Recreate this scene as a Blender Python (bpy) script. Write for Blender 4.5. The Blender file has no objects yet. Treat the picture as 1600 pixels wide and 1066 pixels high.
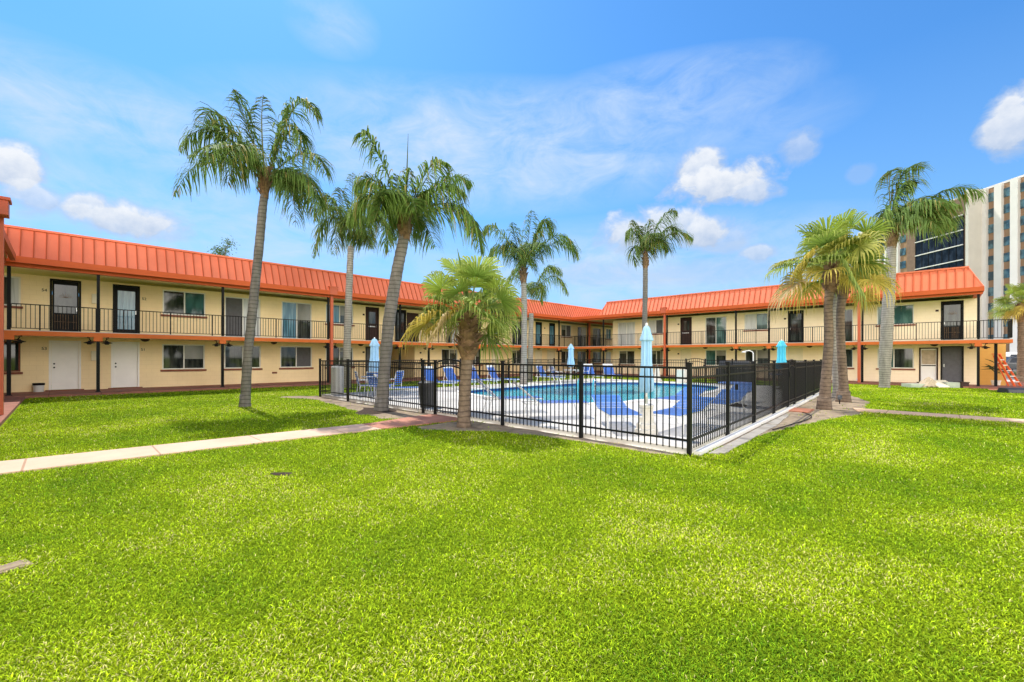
import bpy, bmesh, math, random
import numpy as np
from mathutils import Vector, Matrix, geometry, noise as mnoise
random.seed(7)
PI = math.pi
scene = bpy.context.scene
COL = scene.collection
TH = math.radians(44.3)
CT, ST = math.cos(TH), math.sin(TH)
EYE = 1.62
FOC = 684.0

# ------------------------------------------------------------------ layout helpers (world frame: x along the long wing, y along the end wing)
def on_y(px, yc):
    u = (px - 800) / FOC
    return yc * (CT + ST * u) / (ST - CT * u)
def on_x(px, xc):
    u = (px - 800) / FOC
    return xc * (ST - CT * u) / (CT + ST * u)
def pt(px, D, py=None, z=None):
    """surveyed point: bearing px, distance D ahead"""
    u = (px - 800) / FOC
    l = u * D
    if z is None:
        z = EYE + (556 + (px - 90) * 0.00225 - py) / FOC * D
    return Vector((D * CT + l * ST, D * ST - l * CT, z))
RIGHT = Vector((ST, -CT, 0)); FWD = Vector((CT, ST, 0)); UP = Vector((0, 0, 1))

# ------------------------------------------------------------------ materials
def nodes_of(name):
    m = bpy.data.materials.new(name); m.use_nodes = True
    nt = m.node_tree
    return m, nt, nt.nodes['Principled BSDF']
def N(nt, t, **kw):
    n = nt.nodes.new(t)
    for k, v in kw.items():
        if k.startswith('i_'):
            n.inputs[k[2:].replace('_', ' ')].default_value = v
        else: setattr(n, k, v)
    return n
def mat(name, col, rough=0.6, var=0.12, scale=3.0, bump=0.0, bscale=40.0, metal=0.0, spec=0.4, stain=None, stain_amt=0.0, stretch=None):
    m, nt, b = nodes_of(name)
    b.inputs['Roughness'].default_value = rough
    b.inputs['Metallic'].default_value = metal
    b.inputs['Specular IOR Level'].default_value = spec
    tc = N(nt, 'ShaderNodeTexCoord')
    src = tc.outputs['Object']
    if stretch:
        mp = N(nt, 'ShaderNodeMapping'); mp.inputs['Scale'].default_value = stretch
        nt.links.new(src, mp.inputs['Vector']); src = mp.outputs['Vector']
    no = N(nt, 'ShaderNodeTexNoise'); no.inputs['Scale'].default_value = scale; no.inputs['Detail'].default_value = 6; no.inputs['Roughness'].default_value = 0.65
    nt.links.new(src, no.inputs['Vector'])
    rp = N(nt, 'ShaderNodeValToRGB')
    c = col
    rp.color_ramp.elements[0].position = 0.3; rp.color_ramp.elements[1].position = 0.7
    rp.color_ramp.elements[0].color = (c[0]*(1-var), c[1]*(1-var), c[2]*(1-var), 1)
    rp.color_ramp.elements[1].color = (min(1,c[0]*(1+var)), min(1,c[1]*(1+var)), min(1,c[2]*(1+var)), 1)
    nt.links.new(no.outputs['Fac'], rp.inputs['Fac'])
    out = rp.outputs['Color']
    if stain:
        n2 = N(nt, 'ShaderNodeTexNoise'); n2.inputs['Scale'].default_value = scale*0.35; n2.inputs['Detail'].default_value = 8
        nt.links.new(src, n2.inputs['Vector'])
        r2 = N(nt, 'ShaderNodeValToRGB'); r2.color_ramp.elements[0].position = 0.5; r2.color_ramp.elements[1].position = 0.72
        r2.color_ramp.elements[1].color = (stain_amt,)*3 + (1,)
        nt.links.new(n2.outputs['Fac'], r2.inputs['Fac'])
        mx = N(nt, 'ShaderNodeMix', data_type='RGBA')
        mx.inputs['B'].default_value = (*stain, 1)
        nt.links.new(r2.outputs['Color'], mx.inputs['Factor']); nt.links.new(out, mx.inputs['A'])
        out = mx.outputs['Result']
    nt.links.new(out, b.inputs['Base Color'])
    if bump:
        nb = N(nt, 'ShaderNodeTexNoise'); nb.inputs['Scale'].default_value = bscale; nb.inputs['Detail'].default_value = 4
        nt.links.new(src, nb.inputs['Vector'])
        bp = N(nt, 'ShaderNodeBump'); bp.inputs['Strength'].default_value = bump; bp.inputs['Distance'].default_value = 0.02
        nt.links.new(nb.outputs['Fac'], bp.inputs['Height']); nt.links.new(bp.outputs['Normal'], b.inputs['Normal'])
    return m
def wall_mat(name, col, axis):
    """painted block wall with faint courses"""
    m = mat(name, col, 0.85, 0.05, 0.9, 0.25, 60, stain=(col[0]*.8, col[1]*.74, col[2]*.65), stain_amt=.6)
    nt = m.node_tree; b = nt.nodes['Principled BSDF']
    tc = N(nt, 'ShaderNodeTexCoord'); sp = N(nt, 'ShaderNodeSeparateXYZ'); cb = N(nt, 'ShaderNodeCombineXYZ')
    nt.links.new(tc.outputs['Object'], sp.inputs[0])
    nt.links.new(sp.outputs[axis], cb.inputs[0]); nt.links.new(sp.outputs[2], cb.inputs[1])
    br = N(nt, 'ShaderNodeTexBrick'); br.inputs['Scale'].default_value = 1.0
    br.inputs['Brick Width'].default_value = 0.4; br.inputs['Row Height'].default_value = 0.2; br.inputs['Mortar Size'].default_value = 0.006; br.inputs['Mortar Smooth'].default_value = .5
    nt.links.new(cb.outputs[0], br.inputs['Vector'])
    old = b.inputs['Base Color'].links[0].from_socket
    mx = N(nt, 'ShaderNodeMix', data_type='RGBA', blend_type='MULTIPLY'); mx.inputs['B'].default_value = (.9,.88,.84,1)
    nt.links.new(br.outputs['Fac'], mx.inputs['Factor']); nt.links.new(old, mx.inputs['A']); nt.links.new(mx.outputs['Result'], b.inputs['Base Color'])
    return m
def glass_mat(name, col, col2, stripes=14.0, axis=0, rough=0.04, amt=.7):
    """window pane: dark room and hanging blinds behind a reflective sheet"""
    m, nt, b = nodes_of(name)
    b.inputs['Roughness'].default_value = rough; b.inputs['Specular IOR Level'].default_value = 0.5
    b.inputs['Coat Weight'].default_value = 0.08; b.inputs['Coat Roughness'].default_value = 0.02
    tc = N(nt, 'ShaderNodeTexCoord'); mp = N(nt, 'ShaderNodeMapping')
    sc = [0.6, 0.6, 0.35]; sc[axis] = stripes*.12
    mp.inputs['Scale'].default_value = sc
    nt.links.new(tc.outputs['Object'], mp.inputs['Vector'])
    no = N(nt, 'ShaderNodeTexNoise'); no.inputs['Scale'].default_value = 2.2; no.inputs['Detail'].default_value = 3
    nt.links.new(mp.outputs['Vector'], no.inputs['Vector'])
    rp = N(nt, 'ShaderNodeValToRGB'); rp.color_ramp.elements[0].position = .42; rp.color_ramp.elements[1].position = .62
    rp.color_ramp.elements[0].color = (*col, 1); rp.color_ramp.elements[1].color = (*[col[i]*(1-amt)+col2[i]*amt for i in range(3)], 1)
    nt.links.new(no.outputs['Fac'], rp.inputs['Fac']); nt.links.new(rp.outputs['Color'], b.inputs['Base Color'])
    bp = N(nt, 'ShaderNodeBump'); bp.inputs['Strength'].default_value = 0.04
    n2 = N(nt, 'ShaderNodeTexNoise'); n2.inputs['Scale'].default_value = 1.2
    nt.links.new(n2.outputs['Fac'], bp.inputs['Height']); nt.links.new(bp.outputs['Normal'], b.inputs['Normal']); nt.links.new(bp.outputs['Normal'], b.inputs['Coat Normal'])
    return m
def leaf_mat(name, rough=0.45, trans=0.35, spec=.35):
    m, nt, b = nodes_of(name)
    at = N(nt, 'ShaderNodeAttribute', attribute_name='Col')
    b.inputs['Roughness'].default_value = rough; b.inputs['Specular IOR Level'].default_value = spec
    nt.links.new(at.outputs['Color'], b.inputs['Base Color'])
    tr = N(nt, 'ShaderNodeBsdfTranslucent'); nt.links.new(at.outputs['Color'], tr.inputs['Color'])
    mx = N(nt, 'ShaderNodeMixShader'); mx.inputs[0].default_value = trans
    out = nt.nodes['Material Output']
    nt.links.new(b.outputs[0], mx.inputs[1]); nt.links.new(tr.outputs[0], mx.inputs[2]); nt.links.new(mx.outputs[0], out.inputs[0])
    return m

M = {}
M['cream_l'] = wall_mat('cream paint', (.94, .745, .44), 0)
M['cream_r'] = wall_mat('pale cream paint', (.95, .80, .57), 1)
M['soffit'] = mat('soffit paint', (.80, .66, .38), .8, .06)
M['roof'] = mat('salmon metal roof', (.80, .205, .105), .5, .07, .8, spec=.25,  stain=(.60,.13,.06), stain_amt=.65)
M['fascia'] = mat('orange fascia paint', (.58, .105, .026), .55, .08, 1.2, spec=.2)
M['slab'] = mat('orange slab edge paint', (.66, .155, .035), .6, .1, 1.5, spec=.2, stain=(.45,.11,.03), stain_amt=.5)
M['seam'] = mat('shaded seam paint', (.42, .085, .03), .6, .08, 2, spec=.15)  # darker than the roof: shadow lines along the seams put into the colour
M['rustdown'] = mat('rust red paint', (.55, .11, .045), .5, .08, 2)
M['black'] = mat('black paint', (.009, .009, .0095), .5, .2, 5, spec=.12)
M['blackm'] = mat('black powder coat', (.009, .009, .0095), .4, .25, 8, spec=.2)
M['white'] = mat('white paint', (.86, .83, .79), .45, .04, 2)
M['offwhite'] = mat('cream door paint', (.78, .70, .52), .5, .05, 2)
M['alu'] = mat('pale window frame', (.74, .73, .68), .4, .06, 3)
M['sill'] = mat('brown brick sill', (.22, .07, .04), .75, .2, 9, .3)
M['brown'] = mat('dark brown paint', (.045, .024, .02), .55, .2, 4, spec=.15)
M['walk'] = mat('red painted concrete', (.33, .13, .085), .8, .18, 2.5, .2, 50, stain=(.22,.10,.07), stain_amt=.6)
M['glass_dark_x'] = glass_mat('dark glass', (.012,.016,.016), (.08,.09,.075), 14, 0)
M['glass_dark_y'] = glass_mat('dark glass end wing', (.012,.018,.018), (.08,.10,.09), 14, 1)
M['glass_teal_x'] = glass_mat('teal glass', (.02,.06,.065), (.06,.18,.18), 10, 0)
M['glass_teal_y'] = glass_mat('teal glass end wing', (.03,.09,.09), (.12,.24,.22), 10, 1)
M['glass_blue_x'] = glass_mat('blue glass', (.06,.17,.25), (.18,.36,.46), 30, 0)
M['blind_x'] = glass_mat('white blinds', (.45,.47,.47), (.7,.72,.72), 60, 0, .25)
M['blind_y'] = glass_mat('white blinds end wing', (.52,.54,.54), (.72,.74,.74), 60, 1, .25)
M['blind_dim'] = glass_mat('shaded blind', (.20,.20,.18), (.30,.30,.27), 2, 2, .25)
M['curtain_x'] = glass_mat('curtain', (.10,.10,.09), (.32,.31,.28), 70, 0, .25)
M['curtain_y'] = glass_mat('curtain end wing', (.10,.11,.10), (.34,.34,.30), 70, 1, .25)
M['screen'] = mat('grey insect screen', (.10, .10, .11), .7, .15, 6)
M['tower_white'] = mat('tower white stucco', (.66, .62, .58), .8, .08, .3)
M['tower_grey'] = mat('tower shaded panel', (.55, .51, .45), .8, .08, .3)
M['tower_brown'] = mat('tower brown panel', (.30, .175, .10), .8, .12, .8)
M['tower_brick'] = mat('tower brown tile', (.20, .125, .085), .8, .15, 1.5)
M['tower_glass'] = glass_mat('tower curtain glass', (.006,.008,.013), (.03,.04,.06), 3, 0, .25)
for _n in M['tower_glass'].node_tree.nodes:
    if _n.type == 'BSDF_PRINCIPLED': _n.inputs['Specular IOR Level'].default_value = .18; _n.inputs['Coat Weight'].default_value = 0
M['tower_win'] = glass_mat('tower window glass', (.03,.06,.08), (.14,.26,.30), 3, 0, .06)
M['conc'] = mat('pool deck concrete', (.60, .565, .51), .85, .10, 1.3, .15, 80, stain=(.40,.36,.31), stain_amt=.6)
M['coping'] = mat('pool coping', (.75, .72, .67), .7, .06, 3, .1)
M['path'] = mat('pink path concrete', (.70, .47, .33), .85, .10, 1.5, .2, 60, stain=(.48,.28,.19), stain_amt=.6)
M['pathred'] = mat('red path concrete', (.46, .20, .13), .85, .16, 1.8, .2, 60, stain=(.30,.13,.09), stain_amt=.6)
M['pathpale'] = mat('pale path concrete', (.78, .50, .31), .85, .1, 1.5, .2, 60, stain=(.45,.28,.2), stain_amt=.5)
M['brickpath'] = mat('terracotta pavers', (.42, .16, .09), .85, .2, 4, .3)
M['dirt'] = mat('sandy soil', (.32, .24, .155), .95, .35, 5, .6, 30, stain=(.10,.07,.045), stain_amt=.85)
M['mulch'] = mat('dark mulch', (.045, .025, .012), .95, .5, 12, .8, 40)
M['paver'] = mat('grey pavers', (.40, .36, .30), .9, .2, 4, .3, 40, stain=(.16,.13,.10), stain_amt=.8)
M['asphalt'] = mat('asphalt', (.12, .115, .11), .9, .2, 8)
M['strap'] = mat('blue vinyl strap', (.055, .17, .56), .4, .12, 3)
M['strapd'] = mat('dark blue vinyl strap', (.075, .19, .52), .4, .12, 3)
M['frame'] = mat('white tube frame', (.80, .80, .78), .35, .04, 3)
M['umb'] = mat('light blue canvas', (.38, .62, .84), .8, .10, 5, .2, 60)
M['umbt'] = mat('turquoise canvas', (.10, .58, .76), .8, .10, 5, .2, 60)
M['stone'] = mat('white cast stone', (.70, .66, .58), .8, .08, 6, .2)
M['bin'] = mat('dark grey plastic', (.05, .052, .055), .5, .15, 5)
M['whitebin'] = mat('pale grey plastic', (.62, .61, .58), .55, .05, 5)
M['orange'] = mat('orange fibreglass', (.78, .12, .025), .45, .08, 4)
M['steel'] = mat('polished steel', (.75, .76, .78), .18, .04, 3, metal=1.0)
M['aluminium'] = mat('grey aluminium', (.6, .6, .6), .4, .05, 3, metal=.7)
M['tile'] = mat('blue waterline tile', (.02, .07, .26), .3, .25, 12)
M['basin'] = mat('pool plaster', (.42, .82, .88), .7, .05, 1.0)
M['carb'] = mat('dark blue car paint', (.015, .020, .035), .18, .05, 1, spec=.7)
M['carw'] = mat('white car paint', (.75, .76, .78), .25, .04, 1, spec=.6)
M['tyre'] = mat('tyre rubber', (.015, .015, .015), .85, .2, 8)
M['bark'] = mat('palm bark', (.17, .155, .138), .9, .30, 6, .8, 28, stretch=(1,1,.35))
M['barkw'] = mat('pale palm bark', (.29, .265, .235), .9, .28, 6, .7, 28, stretch=(1,1,.35))
M['barkb'] = mat('brown palm bark', (.175, .125, .088), .9, .4, 7, .8, 28)
M['boots'] = mat('leaf base fibre', (.19, .115, .062), .95, .5, 9, .9, 25)
M['leaf'] = leaf_mat('palm leaf', .62, .35, .12)
M['fan'] = leaf_mat('fan leaf', .55, .32, .2)
M['grass'] = leaf_mat('grass blade', .7, .30, .06)
M['cardboard'] = mat('weathered board', (.50, .40, .29), .9, .2, 6, .3)
M['greyboard'] = mat('grey green board', (.42, .46, .38), .8, .15, 4)
M['yellowwall'] = wall_mat('ochre paint', (.70, .40, .11), 1)

# bark rings
for k in ('bark', 'barkw', 'barkb'):
    nt = M[k].node_tree; b = nt.nodes['Principled BSDF']
    tc = N(nt, 'ShaderNodeTexCoord'); wv = N(nt, 'ShaderNodeTexWave', bands_direction='Z'); wv.inputs['Scale'].default_value = 2.6; wv.inputs['Distortion'].default_value = 2.8; wv.inputs['Detail'].default_value = 2
    nt.links.new(tc.outputs['Object'], wv.inputs['Vector'])
    old = b.inputs['Base Color'].links[0].from_socket
    rp = N(nt, 'ShaderNodeValToRGB'); rp.color_ramp.elements[0].color = (.58,.56,.54,1); rp.color_ramp.elements[0].position=.02; rp.color_ramp.elements[1].position = .3
    nt.links.new(wv.outputs['Fac'], rp.inputs['Fac'])
    mx = N(nt, 'ShaderNodeMix', data_type='RGBA', blend_type='MULTIPLY'); mx.inputs['Factor'].default_value = 1
    nt.links.new(old, mx.inputs['A']); nt.links.new(rp.outputs['Color'], mx.inputs['B']); nt.links.new(mx.outputs['Result'], b.inputs['Base Color'])

# ------------------------------------------------------------------ mesh builder
class MB:
    def __init__(self): self.v = []; self.f = []; self.c = []
    def add(self, vs, fs, col=None):
        o = len(self.v)
        self.v += [tuple(p) for p in vs]; self.f += [tuple(i + o for i in f) for f in fs]
        self.c += [col] * len(vs)
        return self
    def box(self, x0, y0, z0, x1, y1, z1):
        if x0 > x1: x0, x1 = x1, x0
        if y0 > y1: y0, y1 = y1, y0
        return self.add([(x0,y0,z0),(x1,y0,z0),(x1,y1,z0),(x0,y1,z0),(x0,y0,z1),(x1,y0,z1),(x1,y1,z1),(x0,y1,z1)],
                 [(0,3,2,1),(4,5,6,7),(0,1,5,4),(1,2,6,5),(2,3,7,6),(3,0,4,7)])
    def bar(self, a, b, w, h=None, up=(0,0,1)):
        a = Vector(a); b = Vector(b); d = (b - a).normalized(); h = h or w
        s = d.cross(Vector(up))
        if s.length < 1e-4: s = d.cross(Vector((1,0,0)))
        s.normalize(); t = s.cross(d).normalized()
        vs = []
        for p in (a, b):
            for i, j in ((-1,-1),(1,-1),(1,1),(-1,1)): vs.append(p + s*(w/2*i) + t*(h/2*j))
        return self.add(vs, [(0,1,2,3),(7,6,5,4),(0,4,5,1),(1,5,6,2),(2,6,7,3),(3,7,4,0)])
    def tube(self, pts, r, n=8, cap=True):
        pts = [Vector(p) for p in pts]; k = len(pts)
        rs = r if isinstance(r, (list, tuple)) else [r]*k
        vs = []; fs = []
        ref = Vector((0,0,1)) if abs((pts[-1]-pts[0]).normalized().z) < .9 else Vector((1,0,0))
        for i, p in enumerate(pts):
            d = (pts[min(i+1,k-1)] - pts[max(i-1,0)]).normalized()
            s = d.cross(ref).normalized(); t = s.cross(d)
            for j in range(n):
                a = 2*PI*j/n
                vs.append(p + (s*math.cos(a) + t*math.sin(a))*rs[i])
        for i in range(k-1):
            for j in range(n):
                fs.append((i*n+j, i*n+(j+1)%n, (i+1)*n+(j+1)%n, (i+1)*n+j))
        if cap: fs += [tuple(range(n))[::-1], tuple((k-1)*n+j for j in range(n))]
        return self.add(vs, fs)
    def lathe(self, prof, n=16, o=(0,0,0), fold=0, amp=0):
        vs = []; fs = []
        for i, (r, z) in enumerate(prof):
            for j in range(n):
                a = 2*PI*j/n
                rr = r*(1 + amp*math.cos(fold*a)) if fold else r
                vs.append((o[0]+rr*math.cos(a), o[1]+rr*math.sin(a), o[2]+z))
        k = len(prof)
        for i in range(k-1):
            for j in range(n): fs.append((i*n+j, i*n+(j+1)%n, (i+1)*n+(j+1)%n, (i+1)*n+j))
        fs += [tuple(range(n))[::-1], tuple((k-1)*n+j for j in range(n))]
        return self.add(vs, fs)
    def quad(self, a, b, c, d): return self.add([a,b,c,d], [(0,1,2,3)])
    def build(self, name, m, parent=None, world=True, smooth=False, bevel=0, col=False):
        me = bpy.data.meshes.new(name)
        o = Vector(parent.location) if (parent and world) else Vector((0,0,0))
        if parent and world and parent.parent: o = o + Vector(parent.parent.location)
        vs = np.array(self.v, dtype=np.float64).reshape(-1,3) - np.array(o)
        me.from_pydata(vs.tolist(), [], self.f)
        if col:
            ca = me.color_attributes.new('Col', 'FLOAT_COLOR', 'POINT')
            arr = np.ones((len(self.v), 4), dtype=np.float32); arr[:, :3] = np.array(self.c, dtype=np.float32)
            ca.data.foreach_set('color', arr.ravel())
        me.materials.append(m)
        ob = bpy.data.objects.new(name, me); COL.objects.link(ob)
        if parent: ob.parent = parent
        if smooth:
            me.polygons.foreach_set('use_smooth', [True]*len(me.polygons))
            if smooth == 'auto':
                me.set_sharp_from_angle(angle=math.radians(40))
        if bevel:
            bm = ob.modifiers.new('bevel', 'BEVEL'); bm.width = bevel; bm.segments = 2; bm.limit_method = 'ANGLE'
        return ob
def thing(name, label, cat, loc=(0,0,0), rz=0, group=None):
    o = bpy.data.objects.new(name, None); COL.objects.link(o)
    o.location = loc; o.rotation_euler = (0,0,rz); o.empty_display_size = .2
    o['label'] = label; o['category'] = cat
    if group: o['group'] = group
    return o
def tag(o, label, cat, group=None):
    o['label'] = label; o['category'] = cat
    if group: o['group'] = group
    return o
def structure(o): o['kind'] = 'structure'; return o
def copy_tree(o, parent=None):
    c = o.copy(); COL.objects.link(c)
    if parent: c.parent = parent
    for ch in list(o.children): copy_tree(ch, c)
    return c
def text_mesh(txt, size):
    cu = bpy.data.curves.new('txt', 'FONT'); cu.body = txt; cu.size = size; cu.extrude = .006; cu.align_x = 'CENTER'; cu.align_y = 'CENTER'
    ob = bpy.data.objects.new('txt', cu); COL.objects.link(ob)
    dg = bpy.context.evaluated_depsgraph_get(); dg.update()
    me = bpy.data.meshes.new_from_object(ob.evaluated_get(dg))
    bpy.data.objects.remove(ob); bpy.data.curves.remove(cu)
    return me

# ------------------------------------------------------------------ ground, paths, pool
FA = Vector((7.22, 2.95)); SK = math.radians(3.1)
FX2 = 26.5
FB = Vector((FX2, 2.95 + (FX2-7.22)*math.tan(SK)))      # near right end of the pool fence
FC_ = Vector((FX2, 17.75)); FD = Vector((7.18, 17.75))
def lawn_h(x, y): return 0.0
def tess(name, loops, z, m, skirt=0.0):
    loops3 = [[Vector((p[0], p[1], 0)) for p in l] for l in loops]
    tri = geometry.tessellate_polygon(loops3)
    flat = [p for l in loops3 for p in l]
    mb = MB(); mb.add([(p.x, p.y, z) for p in flat], [])
    for t in tri:
        a, b, c = (flat[i] for i in t)
        if (b-a).cross(c-a).z < 0: t = (t[0], t[2], t[1])
        mb.f.append(tuple(t))
    if skirt:
        n = len(loops[0])
        for i in range(n):
            p, q = loops[0][i], loops[0][(i+1) % n]
            mb.quad((p[0],p[1],z),(q[0],q[1],z),(q[0],q[1],z-skirt),(p[0],p[1],z-skirt))
    return structure(mb.build(name, m))

def lawn_material():
    m, nt, b = nodes_of('lawn turf')
    b.inputs['Roughness'].default_value = .9; b.inputs['Specular IOR Level'].default_value = .1
    tc = N(nt, 'ShaderNodeTexCoord')
    def nz(s, d=5, r=.6):
        n = N(nt, 'ShaderNodeTexNoise'); n.inputs['Scale'].default_value = s; n.inputs['Detail'].default_value = d; n.inputs['Roughness'].default_value = r
        nt.links.new(tc.outputs['Object'], n.inputs['Vector']); return n.outputs['Fac']
    def ramp(fac, stops):
        r = N(nt, 'ShaderNodeValToRGB'); e = r.color_ramp.elements
        while len(e) < len(stops): e.new(.5)
        for i, (p, c) in enumerate(stops): e[i].position = p; e[i].color = (*c, 1)
        nt.links.new(fac, r.inputs['Fac']); return r.outputs['Color']
    c1 = ramp(nz(9, 8, .75), [(.25, (.10,.20,.003)), (.5, (.27,.38,.006)), (.75, (.45,.50,.03))])
    c2 = ramp(nz(.45, 6, .65), [(.3, (.70,.86,.8)), (.55, (1,1,1)), (.78, (1.25,1.08,1.3))])
    mx = N(nt, 'ShaderNodeMix', data_type='RGBA', blend_type='MULTIPLY'); mx.inputs['Factor'].default_value = 1
    nt.links.new(c1, mx.inputs['A']); nt.links.new(c2, mx.inputs['B'])
    c3 = ramp(nz(130, 3, .8), [(.3, (.45,.5,.4)), (.5, (.95,.95,.9)), (.7, (1.45,1.35,1.4))])
    m2 = N(nt, 'ShaderNodeMix', data_type='RGBA', blend_type='MULTIPLY'); m2.inputs['Factor'].default_value = .75
    nt.links.new(mx.outputs['Result'], m2.inputs['A']); nt.links.new(c3, m2.inputs['B'])
    nt.links.new(m2.outputs['Result'], b.inputs['Base Color'])
    bp = N(nt, 'ShaderNodeBump'); bp.inputs['Strength'].default_value = .9; bp.inputs['Distance'].default_value = .04
    nt.links.new(nz(60, 5, .8), bp.inputs['Height']); nt.links.new(bp.outputs['Normal'], b.inputs['Normal'])
    return m
M['lawn'] = lawn_material()

inner = [FA, FB, FC_, FD]
big = [(-500,-500),(700,-500),(700,700),(-500,700)]
tess('lawn', [big, [(p.x,p.y) for p in inner]], 0.0, M['lawn'])

def catmull(pts, n=6):
    out = []
    k = len(pts)
    for i in range(k):
        p0, p1, p2, p3 = (Vector(pts[(i+j-1) % k]) for j in range(4))
        for s in range(n):
            t = s/n
            out.append(0.5*((2*p1) + (p2-p0)*t + (2*p0-5*p1+4*p2-p3)*t*t + (3*p1-p0-3*p2+p3)*t**3))
    return out
pool_ctrl = [(12.6,15.1),(11.6,13.5),(11.2,11.4),(11.3,9.9),(11.9,8.4),(12.9,7.7),(14.1,7.6),(15.2,7.15),(17.4,7.15),(21.5,7.5),(24.0,8.5),(24.7,10.4),(24.4,13),(22.6,14.7),(20,15.25),(15.5,15.4)]
pool = catmull(pool_ctrl, 6)
def offset(loop, d):
    n = len(loop); out = []
    cen = sum((Vector(p) for p in loop), Vector((0,0)))/n
    for i in range(n):
        t = (Vector(loop[(i+1)%n]) - Vector(loop[i-1])).normalized()
        nn = Vector((t.y, -t.x))
        if nn.dot(Vector(loop[i]) - cen) < 0: nn = -nn
        out.append(Vector(loop[i]) + nn*d)
    return out
cop_out = offset(pool, .32)
DZ = .10
ins = .04
deck_out = [(FA.x+ins, FA.y+ins), (FB.x-ins, FB.y+ins), (FC_.x-ins, FC_.y-ins), (FD.x+ins, FD.y-ins)]
deck = tess('pool_deck', [deck_out, [(p.x,p.y) for p in cop_out]], DZ, M['conc'], .25)
nt = M['conc'].node_tree; b = nt.nodes['Principled BSDF']
tc = N(nt,'ShaderNodeTexCoord'); br = N(nt,'ShaderNodeTexBrick'); br.offset = 0
br.inputs['Scale'].default_value=1; br.inputs['Brick Width'].default_value=2.4; br.inputs['Row Height'].default_value=2.4; br.inputs['Mortar Size'].default_value=.012
nt.links.new(tc.outputs['Object'], br.inputs['Vector'])
old = b.inputs['Base Color'].links[0].from_socket
mx = N(nt,'ShaderNodeMix',data_type='RGBA',blend_type='MULTIPLY'); mx.inputs['B'].default_value=(.55,.52,.5,1)
nt.links.new(br.outputs['Fac'],mx.inputs['Factor']); nt.links.new(old,mx.inputs['A']); nt.links.new(mx.outputs['Result'],b.inputs['Base Color'])
# coping ring
mb = MB(); n = len(pool)
for i in range(n):
    j = (i+1) % n; zt = DZ + .03
    a, b2, c, d = cop_out[i], cop_out[j], pool[j], pool[i]
    mb.quad((a.x,a.y,zt),(b2.x,b2.y,zt),(c.x,c.y,zt),(d.x,d.y,zt))
    mb.quad((a.x,a.y,zt),(b2.x,b2.y,zt),(b2.x,b2.y,DZ-.05),(a.x,a.y,DZ-.05))
    mb.quad((d.x,d.y,zt),(c.x,c.y,zt),(c.x,c.y,zt-.05),(d.x,d.y,zt-.05))
structure(mb.build('pool_coping', M['coping']))
pin = offset(pool, -.02)
mb = MB()
pw = offset(pool, .03)
for i in range(n):
    j = (i+1) % n; a, c = pw[i], pw[j]
    mb.quad((a.x,a.y,DZ-.02),(c.x,c.y,DZ-.02),(c.x,c.y,-.22),(a.x,a.y,-.22))
structure(mb.build('pool_tile_surface', M['tile']))
mb = MB()
for i in range(n):
    j = (i+1) % n; a, c = pw[i], pw[j]
    mb.quad((a.x,a.y,-.22),(c.x,c.y,-.22),(c.x,c.y,-1.3),(a.x,a.y,-1.3))
tri = geometry.tessellate_polygon([[Vector((p.x,p.y,0)) for p in pw]])
o = len(mb.v); mb.add([(p.x,p.y,-1.3) for p in pw], [])
for t in tri: mb.f.append(tuple(o+i for i in t))
structure(mb.build('pool_basin_floor', M['basin']))
# water: tinted clear sheet with ripples and sky reflection
m, nt, b = nodes_of('pool water')
nt.nodes.remove(b)
tcx = N(nt,'ShaderNodeTexCoord')
ab = N(nt,'ShaderNodeBsdfTransparent')
gl = N(nt,'ShaderNodeBsdfGlossy'); gl.inputs['Roughness'].default_value=.06
df = N(nt,'ShaderNodeBsdfDiffuse'); df.inputs['Color'].default_value=(.10,.70,.80,1)
no = N(nt,'ShaderNodeTexNoise'); no.inputs['Scale'].default_value=1.1; no.inputs['Detail'].default_value=5; no.inputs['Distortion'].default_value=1.5
nt.links.new(tcx.outputs['Object'],no.inputs['Vector'])
rp = N(nt,'ShaderNodeValToRGB'); rp.color_ramp.elements[0].position=.35; rp.color_ramp.elements[1].position=.65
rp.color_ramp.elements[0].color=(.30,.84,.92,1); rp.color_ramp.elements[1].color=(.62,.97,1,1)
nt.links.new(no.outputs['Fac'],rp.inputs['Fac']); nt.links.new(rp.outputs['Color'],ab.inputs['Color'])
n2 = N(nt,'ShaderNodeTexNoise'); n2.inputs['Scale'].default_value=5; n2.inputs['Detail'].default_value=3
nt.links.new(tcx.outputs['Object'],n2.inputs['Vector'])
bp = N(nt,'ShaderNodeBump'); bp.inputs['Strength'].default_value=.25; bp.inputs['Distance'].default_value=.05
nt.links.new(n2.outputs['Fac'],bp.inputs['Height']); nt.links.new(bp.outputs['Normal'],gl.inputs['Normal'])
mx1 = N(nt,'ShaderNodeMixShader'); mx1.inputs[0].default_value=.58
nt.links.new(ab.outputs[0],mx1.inputs[1]); nt.links.new(df.outputs[0],mx1.inputs[2])
lw = N(nt,'ShaderNodeFresnel'); lw.inputs['IOR'].default_value=1.2; nt.links.new(bp.outputs['Normal'],lw.inputs['Normal'])
mx2 = N(nt,'ShaderNodeMixShader'); nt.links.new(lw.outputs[0],mx2.inputs[0]); nt.links.new(mx1.outputs[0],mx2.inputs[1]); nt.links.new(gl.outputs[0],mx2.inputs[2])
nt.links.new(mx2.outputs[0], nt.nodes['Material Output'].inputs[0])
M['water']=m
tri = geometry.tessellate_polygon([[Vector((p.x,p.y,0)) for p in pw]])
mb = MB(); mb.add([(p.x,p.y,-.03) for p in pw], [tuple(t) for t in tri]); 
w = structure(mb.build('pool_water', M['water']))
bmw = bmesh.new(); bmw.from_mesh(w.data); bmesh.ops.recalc_face_normals(bmw, faces=bmw.faces)
if bmw.faces[:][0].normal.z < 0: bmesh.ops.reverse_faces(bmw, faces=bmw.faces)
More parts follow.
